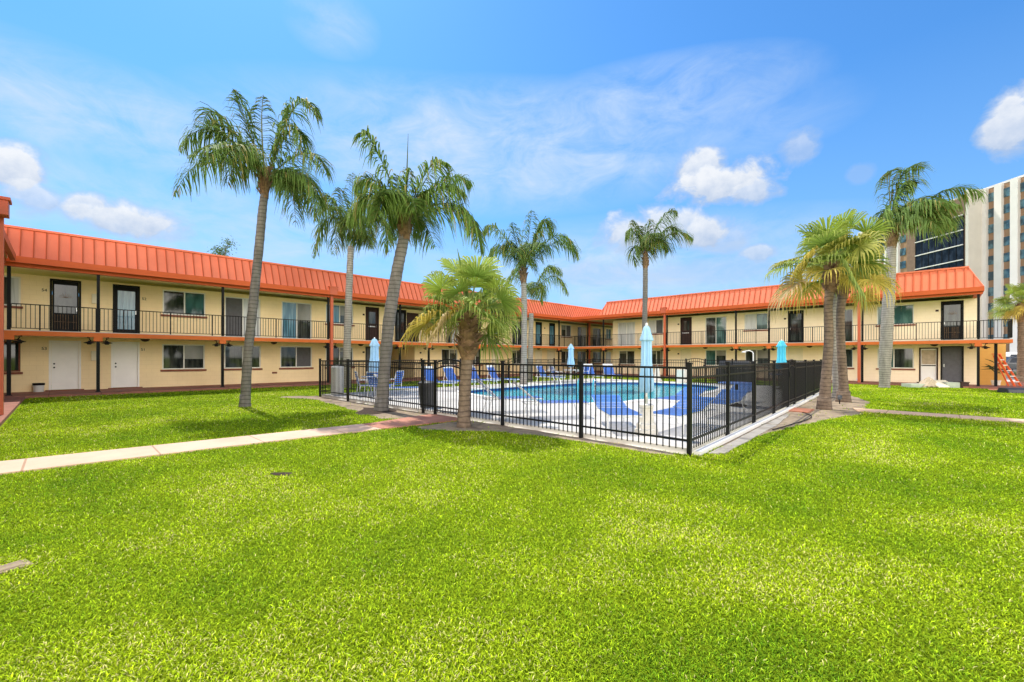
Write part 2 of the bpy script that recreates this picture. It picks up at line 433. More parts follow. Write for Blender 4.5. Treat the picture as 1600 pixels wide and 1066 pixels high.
bmw.to_mesh(w.data); bmw.free()

BARE = []
def sheet(name, pts, z, m, skirt=.05):
    BARE.append([(p[0],p[1]) for p in pts]); return tess(name, [pts], z, m, skirt)
def wobble(pts, amp, step=.35, seed=0):
    rr = random.Random(seed); out = []
    for i in range(len(pts)):
        a = Vector(pts[i]); c = Vector(pts[(i+1) % len(pts)]); k = max(1, int((c-a).length/step))
        for s in range(k):
            p = a + (c-a)*s/k; out.append((p.x+rr.uniform(-amp,amp), p.y+rr.uniform(-amp,amp)))
    return out
# path from the lawn's left side to the gate
sheet('path', [(-8,9.35),(2,9.0),(4.9,8.8),(4.9,9.74),(2,9.95),(-8,10.6)], .03, M['path'])
sheet('path_landing', [(4.915,8.8),(5.6,8.75),(7.19,8.65),(7.19,10.05),(6.4,10.0),(5.2,9.72),(4.915,9.74)], .031, M['pathred'])
sheet('path_right', [(16.5,-20),(17.3,-20),(17.5,1.95),(16.6,1.75)], .025, M['pathpale'])
sheet('path_pavers', [(15.1,2.7),(16.15,2.75),(16.2,3.35),(15.15,3.3)], .032, M['brickpath'])
# soil along the fence
sheet('soil', wobble([(5.75,10.4),(6.1,9.95),(7.2,10.05),(7.2,18.2),(6.2,18.9),(5.9,18.5),(6.6,16.6),(6.3,14.3),(6.0,12.2)], .09, .3, 3), .006, M['dirt'], .004)
sheet('soil_near', wobble([(5.7,8.65),(7.2,8.55),(7.2,3.2),(6.95,3.2),(6.85,5.6),(6.5,7.0),(6.0,7.5),(5.5,8.1)], .07, .3, 4), .0062, M['dirt'], .004)
sheet('soil_mulch', wobble([(6.1,11.2),(6.9,11.4),(7.1,12.6),(6.6,12.9),(6.0,12.2),(5.6,11.3)], .06, .25, 5), .011, M['mulch'], .004)
sheet('soil_right', wobble([(8.3,2.75),(10.5,2.6),(12.5,2.35),(14.4,1.95),(16.0,1.6),(17.6,1.75),(20.6,1.8),(23,2.6),(25.5,3.5),(20,3.5),(13,3.2),(8.3,2.95)], .07, .3, 6), .006, M['dirt'], .004)
for mk, ax in (('path',0),('pathpale',1),('walk',0)):
    nt = M[mk].node_tree; b = nt.nodes['Principled BSDF']
    tc = N(nt,'ShaderNodeTexCoord'); br = N(nt,'ShaderNodeTexBrick'); br.offset = 0
    br.inputs['Scale'].default_value=1; br.inputs['Brick Width'].default_value=1.5 if ax==0 else 50; br.inputs['Row Height'].default_value=50 if ax==0 else 1.5; br.inputs['Mortar Size'].default_value=.014
    mp = N(nt,'ShaderNodeMapping'); mp.inputs['Location'].default_value = (.4,25.3,0) if ax==0 else (25.3,.4,0)
    nt.links.new(tc.outputs['Object'], mp.inputs[0]); nt.links.new(mp.outputs[0], br.inputs['Vector'])
    old = b.inputs['Base Color'].links[0].from_socket
    mx = N(nt,'ShaderNodeMix',data_type='RGBA',blend_type='MULTIPLY'); mx.inputs['B'].default_value=(.62,.56,.5,1)
    nt.links.new(br.outputs['Fac'],mx.inputs['Factor']); nt.links.new(old,mx.inputs['A']); nt.links.new(mx.outputs['Result'],b.inputs['Base Color'])
# kerb and grey slabs beside the right side of the fence
d2 = (FB-FA).normalized(); n2v = Vector((d2.y, -d2.x))
def along(s, o): p = FA + d2*s + n2v*o; return (p.x, p.y)
sheet('kerb', [along(.06,.16), along(19.2,.16), along(19.2,.05), along(.06,.05)], .07, M['coping'], .07)
sheet('pavement_slabs', wobble([along(.5,.42), along(4.6,.44), along(4.6,.22), along(.3,.22)], .015, .5, 9), .02, M['paver'], .02)
sheet('pavement_slabs_far', wobble([along(4.7,.44), along(7.2,.32), along(7.2,.22), along(4.7,.22)], .015, .5, 10), .022, M['paver'], .02)
# far corner ground: parking court and brick walk past the right wing
sheet('parking_lot', [(46,-40),(120,-40),(120,16),(46,16)], .01, M['asphalt'])
sheet('pavement', [(32.3,-9),(46,-9),(46,-1.8),(32.3,-1.8)], .02, M['brickpath'])
sheet('pavement_pale', [(44.5,-12),(48,-12),(48,-1),(44.5,-1)], .03, M['conc'])

# ------------------------------------------------------------------ the apartment wings
WY, FY = 27.4, 25.3      # long wing: wall plane and balcony front
WX, FX = 36.3, 34.2      # end wing
Z1, ZS0, ZS1, ZB, ZE, ZR = .10, 2.40, 2.61, 5.03, 5.37, 6.55

class Wing:
    """one two-storey wing; a runs along the wall, out points to the courtyard"""
    def __init__(s, root, kind, wall, front, wm, gx):
        s.root, s.kind, s.wall, s.front, s.wm, s.gx = root, kind, wall, front, wm, gx
        s.rng = random.Random(int(abs(wall)*10)); s.depth = abs(wall-front); s.ops = {0: [], 1: []}
    def P(s, a, out, z):
        return (a, s.wall-out, z) if s.kind == 'y' else ((s.wall-out, a, z) if s.kind == 'x' else (s.wall+out, a, z))
    def bx(s, mb, a0, a1, o0, o1, z0, z1):
        p, q = s.P(a0,o0,z0), s.P(a1,o1,z1); mb.box(p[0],p[1],p[2],q[0],q[1],q[2]); return mb
    def opening(s, fl, a0, a1, z0, z1, **k):
        if a0 > a1: a0, a1 = a1, a0
        s.ops[fl].append((a0,a1,z0,z1,k))
    def walls(s, A0, A1, depth=8, bottoms=(0.0, ZS1), tops=(ZS0, ZB)):
        mb = MB()
        for fl in (0,1):
            zb, zt = bottoms[fl], tops[fl]
            ops = sorted(s.ops[fl]); a = A0
            for (a0,a1,z0,z1,k) in ops:
                mb.quad(s.P(a,0,zb),s.P(a0,0,zb),s.P(a0,0,zt),s.P(a,0,zt))
                if z0 > zb: mb.quad(s.P(a0,0,zb),s.P(a1,0,zb),s.P(a1,0,z0),s.P(a0,0,z0))
                mb.quad(s.P(a0,0,z1),s.P(a1,0,z1),s.P(a1,0,zt),s.P(a0,0,zt))
                r = -.14
                mb.quad(s.P(a0,0,z0),s.P(a0,r,z0),s.P(a0,r,z1),s.P(a0,0,z1))
                mb.quad(s.P(a1,0,z0),s.P(a1,0,z1),s.P(a1,r,z1),s.P(a1,r,z0))
                mb.quad(s.P(a0,0,z1),s.P(a0,r,z1),s.P(a1,r,z1),s.P(a1,0,z1))
                mb.quad(s.P(a0,0,z0),s.P(a1,0,z0),s.P(a1,r,z0),s.P(a0,r,z0))
                a = a1
            mb.quad(s.P(a,0,zb),s.P(A1,0,zb),s.P(A1,0,zt),s.P(a,0,zt))
        # end and rear walls
        for aa in (A0, A1): mb.quad(s.P(aa,0,0),s.P(aa,-depth,0),s.P(aa,-depth,ZB),s.P(aa,0,ZB))
        mb.quad(s.P(A0,-depth,0),s.P(A1,-depth,0),s.P(A1,-depth,ZB),s.P(A0,-depth,ZB))
        mb.build('wall', s.wm, s.root)
    def window(s, fl, a0, a1, z0, z1, glass, glass2=None, fm='alu', split=.5, sill=True, mull=1):
        if a0 > a1: a0, a1 = a1, a0; glass, glass2 = (glass2 or glass), glass
        s.opening(fl, a0, a1, z0, z1)
        w = .055
        mb = MB(); o0, o1 = -.10, -.03
        s.bx(mb,a0+.002,a0+w,o0,o1,z0+.002,z1-.002); s.bx(mb,a1-w,a1-.002,o0,o1,z0+.002,z1-.002)
        s.bx(mb,a0+w,a1-w,o0,o1,z1-w,z1-.002); s.bx(mb,a0+w,a1-w,o0,o1,z0+.002,z0+w)
        am = a0+(a1-a0)*split
        if mull: s.bx(mb,am-w/2,am+w/2,o0,o1-.004,z0+w,z1-w)
        f = mb.build('window', M[fm], s.root)
        for g, (b0,b1) in ((glass,(a0+w,am)), (glass2 or glass,(am,a1-w))):
            q = MB(); q.quad(s.P(b0,-.075,z0+w),s.P(b1,-.075,z0+w),s.P(b1,-.075,z1-w),s.P(b0,-.075,z1-w))
            q.build('pane', M[g], f)
            if 'dark' in g and s.rng.random() < .5:
                cv = s.rng.uniform(.15,.6); H_ = z1-z0-2*w; side = s.rng.random() < .4
                q = MB()
                if side: bm_ = b0+(b1-b0)*s.rng.uniform(.25,.5); q.quad(s.P(b0,-.072,z0+w),s.P(bm_,-.072,z0+w),s.P(bm_,-.072,z1-w),s.P(b0,-.072,z1-w))
                else: q.quad(s.P(b0,-.072,z1-w-H_*cv),s.P(b1,-.072,z1-w-H_*cv),s.P(b1,-.072,z1-w),s.P(b0,-.072,z1-w))
                q.build('curtain' if side else 'blind', M['curtain_'+s.gx if side else 'blind_dim'], f)
        if sill:
            q = MB(); s.bx(q,a0-.07,a1+.07,.002,.075,z0-.10,z0-.008); q.build('sill', M['sill'], f, bevel=.008)
    def slider(s, fl, a0, a1, z0, z1, glass, glass2=None, fm='alu'):
        s.window(fl, a0, a1, z0, z1, glass, glass2, fm, .5, False)
    def door(s, fl, a0, a1, z0, z1, style):
        if a0 > a1: a0, a1 = a1, a0
        s.opening(fl, a0, a1, z0, z1)
        w = .07
        fm = {'white':'white','cream':'offwhite'}.get(style,'brown' if style in('brown','screenpanel') else 'black')
        lm = {'white':'white','cream':'offwhite','brown':'brown','dark':'screen','screenpanel':'white'}.get(style,'black')
        mb = MB(); o0, o1 = -.13, .012
        s.bx(mb,a0+.002,a0+w,o0,o1,z0,z1-.002); s.bx(mb,a1-w,a1-.002,o0,o1,z0,z1-.002); s.bx(mb,a0+w,a1-w,o0,o1,z1-w,z1-.002)
        mb2 = MB(); s.bx(mb2,a0+w+.006,a1-w-.006,-.11,-.06,z0+.015,z1-w-.006)
        if style in ('white','cream'):    # raised rails of a panelled leaf
            for (u0,u1,v0,v1) in ((.14,.46,.56,.92),(.54,.86,.56,.92),(.14,.46,.08,.48),(.54,.86,.08,.48)):
                W = a1-a0-2*w; H = z1-z0-w
                s.bx(mb2,a0+w+W*u0,a0+w+W*u1,-.06,-.054,z0+H*v0,z0+H*v1)
        dr = mb2.build('door', M[lm], s.root)
        mb.build('frame', M[fm], dr)
        th = MB(); s.bx(th,a0-.1,a1+.1,.013,.16,z0-.03,z0+.012); th.build('threshold', M['black' if style not in('white','cream') else 'sill'], dr)
        kn = MB(); ka = a0+w+.09
        if style in ('white','cream'):
            for zz in (.98,1.14):
                c = s.P(ka,-.05,z0+zz); e = s.P(ka,.0,z0+zz); kn.tube([c,e],[.03,.034],10)
            kn.build('handle', M['black'], dr)
        else:
            c = s.P(a1-w-.08,-.06,z0+.95); kn.bar(c, s.P(a1-w-.08,-.06,z0+1.12), .03); kn.build('handle', M['aluminium'], dr)
        W = a1-a0; H = z1-z0
        g = 'glass_dark_'+s.gx
        if style == 'glass':
            q = MB(); q.quad(*[s.P(a,-.054,z) for a,z in ((a0+.18*W,z0+.10*H),(a1-.18*W,z0+.10*H),(a1-.18*W,z0+.88*H),(a0+.18*W,z0+.88*H))]); q.build('pane', M['glass_blue_x' if s.gx=='x' else 'glass_teal_y'], dr)
        elif style == 'half':
            q = MB(); q.quad(*[s.P(a,-.054,z) for a,z in ((a0+.14*W,z0+.36*H),(a1-.14*W,z0+.36*H),(a1-.14*W,z0+.9*H),(a0+.14*W,z0+.9*H))]); q.build('pane', M[g], dr)
            q = MB()
            for k in range(9):
                aa = a0+W*(.16+.085*k); q.bar(s.P(aa,-.045,z0+.05*H), s.P(aa,-.045,z0+.34*H), .014)
            q.bar(s.P(a0+W*.14,-.045,z0+.2*H), s.P(a1-W*.14,-.045,z0+.2*H), .014); q.build('grille', M['boots'], dr); q = MB()
            for k in range(7):     # fan shaped scrollwork over the glass
                t = PI*k/6; c = s.P(a0+W*.5,-.048,z0+.66*H); e = s.P(a0+W*(.5+.22*math.cos(t)),-.048,z0+H*(.66+.07*math.sin(t)+.01)); q.bar(c, e, .012)
            q.build('scrollwork', M['boots'], dr)
        elif style == 'brown':
            q = MB(); q.quad(*[s.P(a,-.054,z) for a,z in ((a0+.24*W,z0+.52*H),(a1-.24*W,z0+.52*H),(a1-.24*W,z0+.86*H),(a0+.24*W,z0+.86*H))]); q.build('pane', M[g], dr)
            q = MB(); s.bx(q,a0+.25*W,a1-.25*W,-.054,-.045,z0+.42*H,z0+.45*H); q.build('mail_slot', M['aluminium'], dr)
        elif style == 'grille':
            q = MB(); q.quad(*[s.P(a,-.054,z) for a,z in ((a0+.15*W,z0+.08*H),(a1-.15*W,z0+.08*H),(a1-.15*W,z0+.9*H),(a0+.15*W,z0+.9*H))]); q.build('pane', M[g], dr)
            q = MB()
            for k in range(8):
                aa = a0+W*(.18+.092*k); q.bar(s.P(aa,-.045,z0+.08*H), s.P(aa,-.045,z0+.9*H), .014)
            for v in (.3,.5,.7): q.bar(s.P(a0+.15*W,-.045,z0+v*H), s.P(a1-.15*W,-.045,z0+v*H), .016)
            q.build('grille', M['black'], dr)
        elif style == 'screenpanel':
            q = MB(); q.quad(*[s.P(a,-.054,z) for a,z in ((a0+.13*W,z0+.52*H),(a1-.13*W,z0+.52*H),(a1-.13*W,z0+.93*H),(a0+.13*W,z0+.93*H))]); q.build('screen', M['cardboard'], dr)
            q = MB(); s.bx(q,a0+.12*W,a1-.12*W,-.058,-.045,z0+.47*H,z0+.50*H); q.build('crossbar', M['brown'], dr)
        return dr
    def number(s, a, z, txt):
        me = text_mesh(txt, .17)
        ob = bpy.data.objects.new('house_number', me); COL.objects.link(ob); me.materials.append(M['black']); ob.parent = s.root
        p = Vector(s.P(a,.012,z)) - Vector(s.root.location); ob.location = p
        ob.rotation_euler = (PI/2, 0, 0) if s.kind=='y' else (PI/2, 0, -PI/2)
    def plaque(s, a, z):
        mb = MB(); s.bx(mb,a-.07,a+.07,.002,.015,z-.055,z+.055); mb.build('plaque', M['brown'], s.root)
    def slab(s, a0, a1, ext=0, lip=True):
        mb = MB(); s.bx(mb,a0,a1,.0,s.depth+.04,ZS0,ZS1-.03); mb.build('balcony_slab', M['slab'], s.root)
        mb = MB(); s.bx(mb,a0,a1,0.003,s.depth+.025,ZS1-.03,ZS1); mb.build('balcony_floor', M['conc'], s.root)
        mb = MB(); s.bx(mb,a0+.02,a1-.02,.003,s.depth-.10,ZS0-.012,ZS0-.002); mb.build('soffit', M['soffit'], s.root)
    def roof(s, a0, a1, hip0=True, hip1=True, step=.41, out=None, flat0=0, flat1=0):
        """mansard: standing seam slope over a fascia; flat0/flat1 lengthen the fascia past the slope"""
        E = s.depth + .32; T = E - .55; sb = .55
        mb = MB()
        b0, b1 = a0, a1
        t0 = a0 + (sb if hip0 else 0); t1 = a1 - (sb if hip1 else 0)
        mb.quad(s.P(b0,E,ZE),s.P(b1,E,ZE),s.P(t1,T,ZR),s.P(t0,T,ZR))
        D = -8.3
        if hip0: mb.quad(s.P(b0,E,ZE),s.P(t0,T,ZR),s.P(t0,D,ZR),s.P(b0,D,ZE))
        if hip1: mb.quad(s.P(b1,E,ZE),s.P(t1,T,ZR),s.P(t1,D,ZR),s.P(b1,D,ZE))
        mb.quad(s.P(t0,T,ZR-.02),s.P(t1,T,ZR-.02),s.P(t1,D,ZR-.02),s.P(t0,D,ZR-.02))
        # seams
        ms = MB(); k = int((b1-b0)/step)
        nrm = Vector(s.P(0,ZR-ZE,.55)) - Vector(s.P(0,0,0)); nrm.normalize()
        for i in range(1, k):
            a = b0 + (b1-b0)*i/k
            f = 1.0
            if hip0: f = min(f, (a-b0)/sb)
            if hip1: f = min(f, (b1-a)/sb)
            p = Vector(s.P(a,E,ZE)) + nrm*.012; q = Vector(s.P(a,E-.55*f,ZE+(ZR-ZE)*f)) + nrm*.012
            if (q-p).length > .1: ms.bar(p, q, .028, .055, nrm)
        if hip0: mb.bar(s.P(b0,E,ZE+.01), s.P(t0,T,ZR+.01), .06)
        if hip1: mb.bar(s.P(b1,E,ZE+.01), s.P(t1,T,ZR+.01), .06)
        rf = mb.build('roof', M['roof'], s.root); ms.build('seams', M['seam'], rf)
        mb = MB(); s.bx(mb,t0-.05,t1+.05,T-.14,T+.07,ZR-.02,ZR+.07); mb.build('ridge_cap', M['roof'], rf, bevel=.01)
        mb = MB(); f0, f1 = a0-flat0, a1+flat1
        s.bx(mb,f0-.04,f1+.04,E-.10,E+.04,ZE-.22,ZE+.02)                # fascia board
        s.bx(mb,f0+.02,f1-.02,E-.16,E-.1005,ZE-.2,ZE+.0)
        s.bx(mb,f0,f1,E-.42,E-.20,ZB-.005,ZE-.17)                        # beam
        if hip0: s.bx(mb,f0-.04,f0+.06,-8,E-.10,ZE-.22,ZE+.02); s.bx(mb,f0+.1,f0+.3,0,E-.42,ZB,ZE-.17)
        if hip1: s.bx(mb,f1-.06,f1+.04,-8,E-.10,ZE-.22,ZE+.02); s.bx(mb,f1-.3,f1-.1,0,E-.42,ZB,ZE-.17)
        mb.build('fascia', M['fascia'], s.root)
        mb = MB(); s.bx(mb,f0+.06,f1-.06,-8,E-.42 if False else E-.165,ZE-.165,ZE-.03); mb.build('roof_soffit', M['soffit'], s.root)
    def post(s, a, m='black', z0=Z1, lamp=True, red=False):
        o = s.depth - .04
        if not red:
            mb = MB(); s.bx(mb,a-.055,a+.055,o-.055,o+.055,z0,ZS0-.17)
            s.bx(mb,a-.09,a+.09,o-.09,o+.09,z0,z0+.02); mb.build('post', M[m], s.root)
            mb = MB(); s.bx(mb,a-.05,a+.05,o-.02,o+.085,ZS1+.001,ZB); mb.build('post', M[m], s.root)
            mb = MB(); s.bx(mb,a-.14,a+.14,o-.10,o+.07,ZS0-.17,ZS0-.001); mb.build('bracket', M['slab'], s.root)
        else:
            mb = MB(); s.bx(mb,a-.075,a+.075,o+.082,o+.20,z0-.06,ZE-.1); mb.build('downspout', M['rustdown'], s.root)
            mb = MB(); s.bx(mb,a-.22,a+.22,o+.05,o+.42,ZE-.2,ZE+.24); s.bx(mb,a-.25,a+.25,o+.02,o+.45,ZE+.2,ZE+.27); mb.build('leader_head', M['rustdown'], s.root)
            mb = MB(); s.bx(mb,a-.20,a-.08,o-.05,o+.06,z0,ZS0); s.bx(mb,a-.20,a-.10,o-.02,o+.08,ZS1,ZB); mb.build('post', M['black'], s.root)
        if lamp:
            for sg in (-1,1):
                mb = MB()
                c = [s.P(a+sg*(.10 if red else .15),o+.03,ZS0-.20)]
                c = [s.P(a+sg*d,o+.04,ZS0+h) for d,h in ((.06,-.20),(.22,-.16),(.27,-.08),(.25,-.03),(.34,-.02))]
                mb.tube(c, .022, 6)
                ce = Vector(s.P(a+sg*.27,o+.04,0))
                mb.lathe([(.02,ZS0-.15),(.06,ZS0-.19),(.17,ZS0-.23),(.17,ZS0-.25),(.08,ZS0-.27),(.06,ZS0-.31)],10,(ce.x,ce.y,0))
                mb.build('lantern', M['black'], s.root)
    def rail(s, a0, a1, o=None):
        """one bay of railing: pickets between two flat rails"""
        o = s.depth - .02 if o is None else o
        mb = MB(); H = 1.02
        s.bx(mb,a0,a1,o-.022,o+.022,ZS1+H-.035,ZS1+H); s.bx(mb,a0,a1,o-.015,o+.015,ZS1+.06,ZS1+.085)
        k = max(2, int(round((a1-a0)/.125)))
        for i in range(k+1):
            a = a0 + (a1-a0)*i/k
            big = (i % 13 == 6)
            r = .022 if big else .0095
            s.bx(mb,a-r,a+r,o-r,o+r,ZS1 if big else ZS1+.085,ZS1+H-.035)
        mb.build('railing', M['black'], s.root)
    def dome(s, a, out, z):
        p = s.P(a,out,0); mb = MB(); mb.lathe([(.16,z),(.17,z-.03),(.12,z-.09),(.03,z-.12)],12,(p[0],p[1],0)); mb.build('ceiling_lamp', M['brown'], s.root, smooth='auto')

# ---- long wing on the left
RL = thing('apartment_wing', 'long two storey cream wing with salmon mansard roof, running back along the left side', 'building', (20, 27.4, 0))
L = Wing(RL, 'y', WY, FY, M['cream_l'], 'x')
lx = lambda px: on_y(px, WY)
UWt, UWb, LWt, LWb, SLt = 4.90, 3.68, 2.21, .95, 4.83
D1t, D2t = 2.28, 4.95
ZD0, ZD1 = Z1+.03, ZS1+.03
# upper
L.window(1, lx(-14), lx(32), UWb, UWt, 'glass_dark_x', 'blind_x', 'alu', .62, mull=1)
L.door(1, lx(77.5), lx(126.7), ZD1, D2t, 'half')
L.door(1, lx(176), lx(218.6), ZD1, D2t, 'glass')
L.window(1, lx(254), lx(321), UWb, UWt, 'glass_dark_x', 'glass_teal_x')
L.slider(1, lx(351), lx(407), ZD1, SLt, 'screen', 'blind_x')
L.slider(1, lx(440), lx(487), ZD1, SLt, 'glass_blue_x', 'glass_dark_x')
L.window(1, lx(509), lx(552), UWb, UWt, 'glass_blue_x', 'glass_dark_x')
L.door(1, lx(571), lx(592), ZD1, D2t, 'brown')
L.door(1, lx(617), lx(634.5), ZD1, D2t, 'grille')
L.window(1, lx(660), lx(676), UWb, UWt, 'glass_dark_x')
L.slider(1, lx(697), lx(717), ZD1, SLt, 'glass_dark_x', 'blind_x')
L.window(1, lx(735), lx(752), UWb, UWt, 'glass_dark_x')
L.door(1, lx(768), lx(780), ZD1, D2t, 'brown')
L.slider(1, lx(800), lx(817), ZD1, SLt, 'glass_dark_x')
L.door(1, lx(836.8), lx(846.5), ZD1, D2t, 'glass')
L.door(1, lx(858), lx(867), ZD1, D2t, 'glass')
L.window(1, lx(877), lx(892.5), UWb, UWt, 'glass_dark_x', 'screen')
L.slider(1, lx(902.5), lx(916), ZD1, SLt, 'glass_dark_x', 'blind_x')
L.slider(1, lx(926.5), lx(939), ZD1, SLt, 'glass_dark_x')
L.window(1, lx(947), lx(955), UWb, UWt, 'glass_teal_x')
# lower
L.window(0, lx(-14), lx(32), LWb, LWt, 'glass_dark_x', 'glass_dark_x', 'sill', .6)
L.door(0, lx(76.2), lx(126.7), ZD0, D1t, 'white')
L.door(0, lx(173.5), lx(218), ZD0, D1t, 'white')
L.window(0, lx(253.5), lx(320), LWb, LWt, 'glass_dark_x', 'glass_dark_x', 'alu', .5)
L.window(0, lx(350.5), lx(407.5), LWb, LWt, 'glass_dark_x', 'glass_dark_x')
L.window(0, lx(438), lx(487.5), LWb, LWt, 'glass_dark_x', 'screen')
L.window(0, lx(509), lx(552), LWb, LWt, 'glass_dark_x')
L.door(0, lx(571), lx(592), ZD0, D1t, 'dark')
L.opening(0, lx(607), lx(648), 0.1, 2.36)
L.window(0, lx(690), lx(715), LWb, LWt, 'glass_dark_x')
L.window(0, lx(735), lx(752), LWb, LWt, 'glass_dark_x')
L.door(0, lx(768), lx(780), ZD0, D1t, 'cream')
L.window(0, lx(800), lx(815), LWb, LWt, 'glass_dark_x')
L.door(0, lx(836), lx(846.5), ZD0, D1t, 'cream')
L.door(0, lx(855), lx(867), ZD0, D1t, 'cream')
L.window(0, lx(877), lx(892.5), LWb, LWt, 'glass_dark_x')
L.slider(0, lx(902.5), lx(916), .2, LWt, 'glass_teal_x', 'glass_teal_x')
L.window(0, lx(926.5), lx(940), LWb, LWt, 'glass_teal_x')
L.window(0, lx(946.5), lx(955), LWb, LWt, 'blind_x')
LA0, LA1 = -9.0, 52.0
L.walls(LA0, LA1)
# the through passage: inner walls and ceiling
mb = MB(); p0, p1 = lx(607), lx(648)
for a in (p0, p1): mb.quad((a,WY+.141,0),(a,WY+7.9,0),(a,WY+7.9,2.36),(a,WY+.141,2.36))
mb.quad((p0,WY+6,0),(p1,WY+6,0),(p1,WY+6,2.36),(p0,WY+6,2.36)); mb.quad((p0,WY+.141,2.36),(p1,WY+.141,2.36),(p1,WY+7.9,2.36),(p0,WY+7.9,2.36))
mb.build('passage', M['cream_l'], RL)
mb = MB(); L.bx(mb, lx(635.2), lx(653.5), .01, .05, ZD1, 4.78); mb.build('sliding_screen', M['brown'], RL)
L.slab(LA0, LA1)
L.roof(-3.2, LA1, False, False, .34)
lp = [(-1.45,False),(1.02,False),(5.49,False),(10.85,True),(15.42,False),(17.7,False),(22.4,False),(27.2,True),(32.2,False),(37.0,True)]
for a, red in lp: L.post(a, red=red)
for i in range(len(lp)-1): L.rail(lp[i][0]+.06, lp[i+1][0]-.06)
L.rail(37.06, 42); L.rail(42.06, 47)
for a in (lx(233)-.3, lx(414), 13.0, 20, 25, 30, 34.5): L.dome(a, 1.5, ZS0-.012)
L.number(lx(69), 4.42, '54'); L.number(lx(69), 1.92, '53'); L.number(lx(225), 4.36, '52'); L.number(lx(223.5), 1.92, '51')
for px, z in ((568,4.4),(568,1.9),(657,1.9),(851,4.4)): L.plaque(lx(px), z)
for px, z in ((148,1.62),(148.5,4.2)):
    mb = MB(); a = lx(px); L.bx(mb,a-.12,a+.12,.002,.10,z-.22,z+.22); mb.build('meter_box', M['offwhite'], RL, bevel=.02)
mb = MB(); a = lx(429); L.bx(mb,a-.13,a+.13,.002,.03,.62,.72); mb.build('wall_vent', M['sill'], RL)
structure_walk = MB(); structure_walk.box(-9, FY-.62, -.05, 52, WY+.0, Z1); structure(structure_walk.build('walkway', M['walk']))

# ---- end wing on the right
RR = thing('apartment_wing', 'two storey cream end wing with hipped salmon roof, closing the courtyard on the right', 'building', (36.3, 10, 0))
Rw = Wing(RR, 'x', WX, FX, M['cream_r'], 'y')
ry = lambda px: on_x(px, WX)
Rw.slider(1, ry(965), ry(992), ZD1, SLt, 'blind_y')
Rw.window(1, ry(1013), ry(1036), UWb, UWt, 'blind_y', 'screen')
Rw.door(1, ry(1063), ry(1080.7), ZD1, D2t, 'brown')
Rw.slider(1, ry(1102), ry(1135), ZD1, SLt, 'glass_dark_y', 'glass_teal_y')
Rw.window(1, ry(1163), ry(1200), UWb, UWt, 'blind_y', 'glass_teal_y')
Rw.door(1, ry(1231), ry(1255.6), ZD1, D2t, 'grille')
Rw.slider(1, ry(1300), ry(1333), ZD1, SLt, 'glass_teal_y', 'glass_dark_y')
Rw.window(1, ry(1370), ry(1428), UWb, UWt, 'glass_teal_y', 'glass_teal_y', split=.54)
Rw.door(1, ry(1470), ry(1505.7), ZD1, D2t, 'half')
Rw.window(0, ry(967), ry(991.5), LWb, LWt, 'glass_dark_y')
Rw.window(0, ry(1015), ry(1036), LWb, LWt, 'glass_dark_y')
Rw.door(0, ry(1063), ry(1080), ZD0, D1t, 'cream')
Rw.window(0, ry(1102), ry(1135), LWb, LWt, 'glass_teal_y', 'glass_dark_y')
Rw.window(0, ry(1164), ry(1201), LWb, LWt, 'glass_dark_y')
Rw.door(0, ry(1231), ry(1254.5), ZD0, D1t, 'cream')
Rw.window(0, ry(1297), ry(1333), LWb, LWt, 'glass_teal_y', 'glass_dark_y')
Rw.window(0, ry(1371), ry(1428), LWb, LWt, 'glass_teal_y', 'glass_dark_y', split=.54)
Rw.door(0, ry(1436), ry(1466), ZD0, D1t-.05, 'screenpanel')
Rw.door(0, ry(1469.5), ry(1506), ZD0, D1t+.02, 'dark')
RA0, RA1 = ry(1526.5), 22.1
Rw.walls(RA0, RA1)
# open-corner gallery and overhanging balcony
mb = MB(); Rw.bx(mb,-2.72,FY-.05,0,Rw.depth+.04,ZS0,ZS1-.03); mb.build('balcony_slab', M['slab'], RR)
mb = MB(); Rw.bx(mb,-2.72,FY-.05,.003,Rw.depth+.025,ZS1-.03,ZS1); mb.build('balcony_floor', M['conc'], RR)
mb = MB(); Rw.bx(mb,-2.7,FY-.1,.003,Rw.depth-.10,ZS0-.012,ZS0-.002); mb.build('soffit', M['soffit'], RR)
Rw.roof(-1.66, 22.1, True, True, .34, flat1=3.1)
rp_ = [(-1.5,False),(3.52,True),(8.46,False),(10.6,False),(15.96,True),(21.8,False)]
for a, red in rp_: Rw.post(a, red=red)
for i in range(len(rp_)-1): Rw.rail(rp_[i][0]+.06, rp_[i+1][0]-.06)
Rw.rail(-2.7, -1.56); Rw.rail(21.86, FY-.1)
mb = MB()      # railing return at the open end
for k in range(16):
    o_ = .1 + 1.95*k/15; p = Rw.P(-2.69, o_, 0); mb.box(p[0]-.0095,p[1]-.0095,ZS1+.08,p[0]+.0095,p[1]+.0095,ZS1+.99)
p = Rw.P(-2.69,.1,0); q = Rw.P(-2.69,2.05,0); mb.box(p[0],p[1]-.02,ZS1+.985,q[0],q[1]+.02,ZS1+1.02); mb.box(p[0],p[1]-.015,ZS1+.06,q[0],q[1]+.015,ZS1+.085)
mb.build('railing', M['black'], RR)
for px, z in ((1060,4.4),(1060,1.9),(1226.5,4.4),(1464,4.42)): Rw.plaque(ry(px), z)
for a in (18.5, 13, 6.2, ry(1460)): Rw.dome(a, 1.5, ZS0-.012)
# stair side wall under the overhang, its post
mb = MB(); mb.box(37.9,-2.75,0,38.1,-1.7,2.42); mb.build('stair_wall', M['yellowwall'], RR)
mb = MB(); a = on_x(1556, 34.9); mb.box(34.85,a-.06,.02,34.97,a+.06,ZS0); mb.build('post', M['black'], RR)
mbw = MB(); mbw.box(FX-.62, -3.6, -.05, WX, FY-.63, Z1-.005); structure(mbw.build('walkway_end', M['walk']))

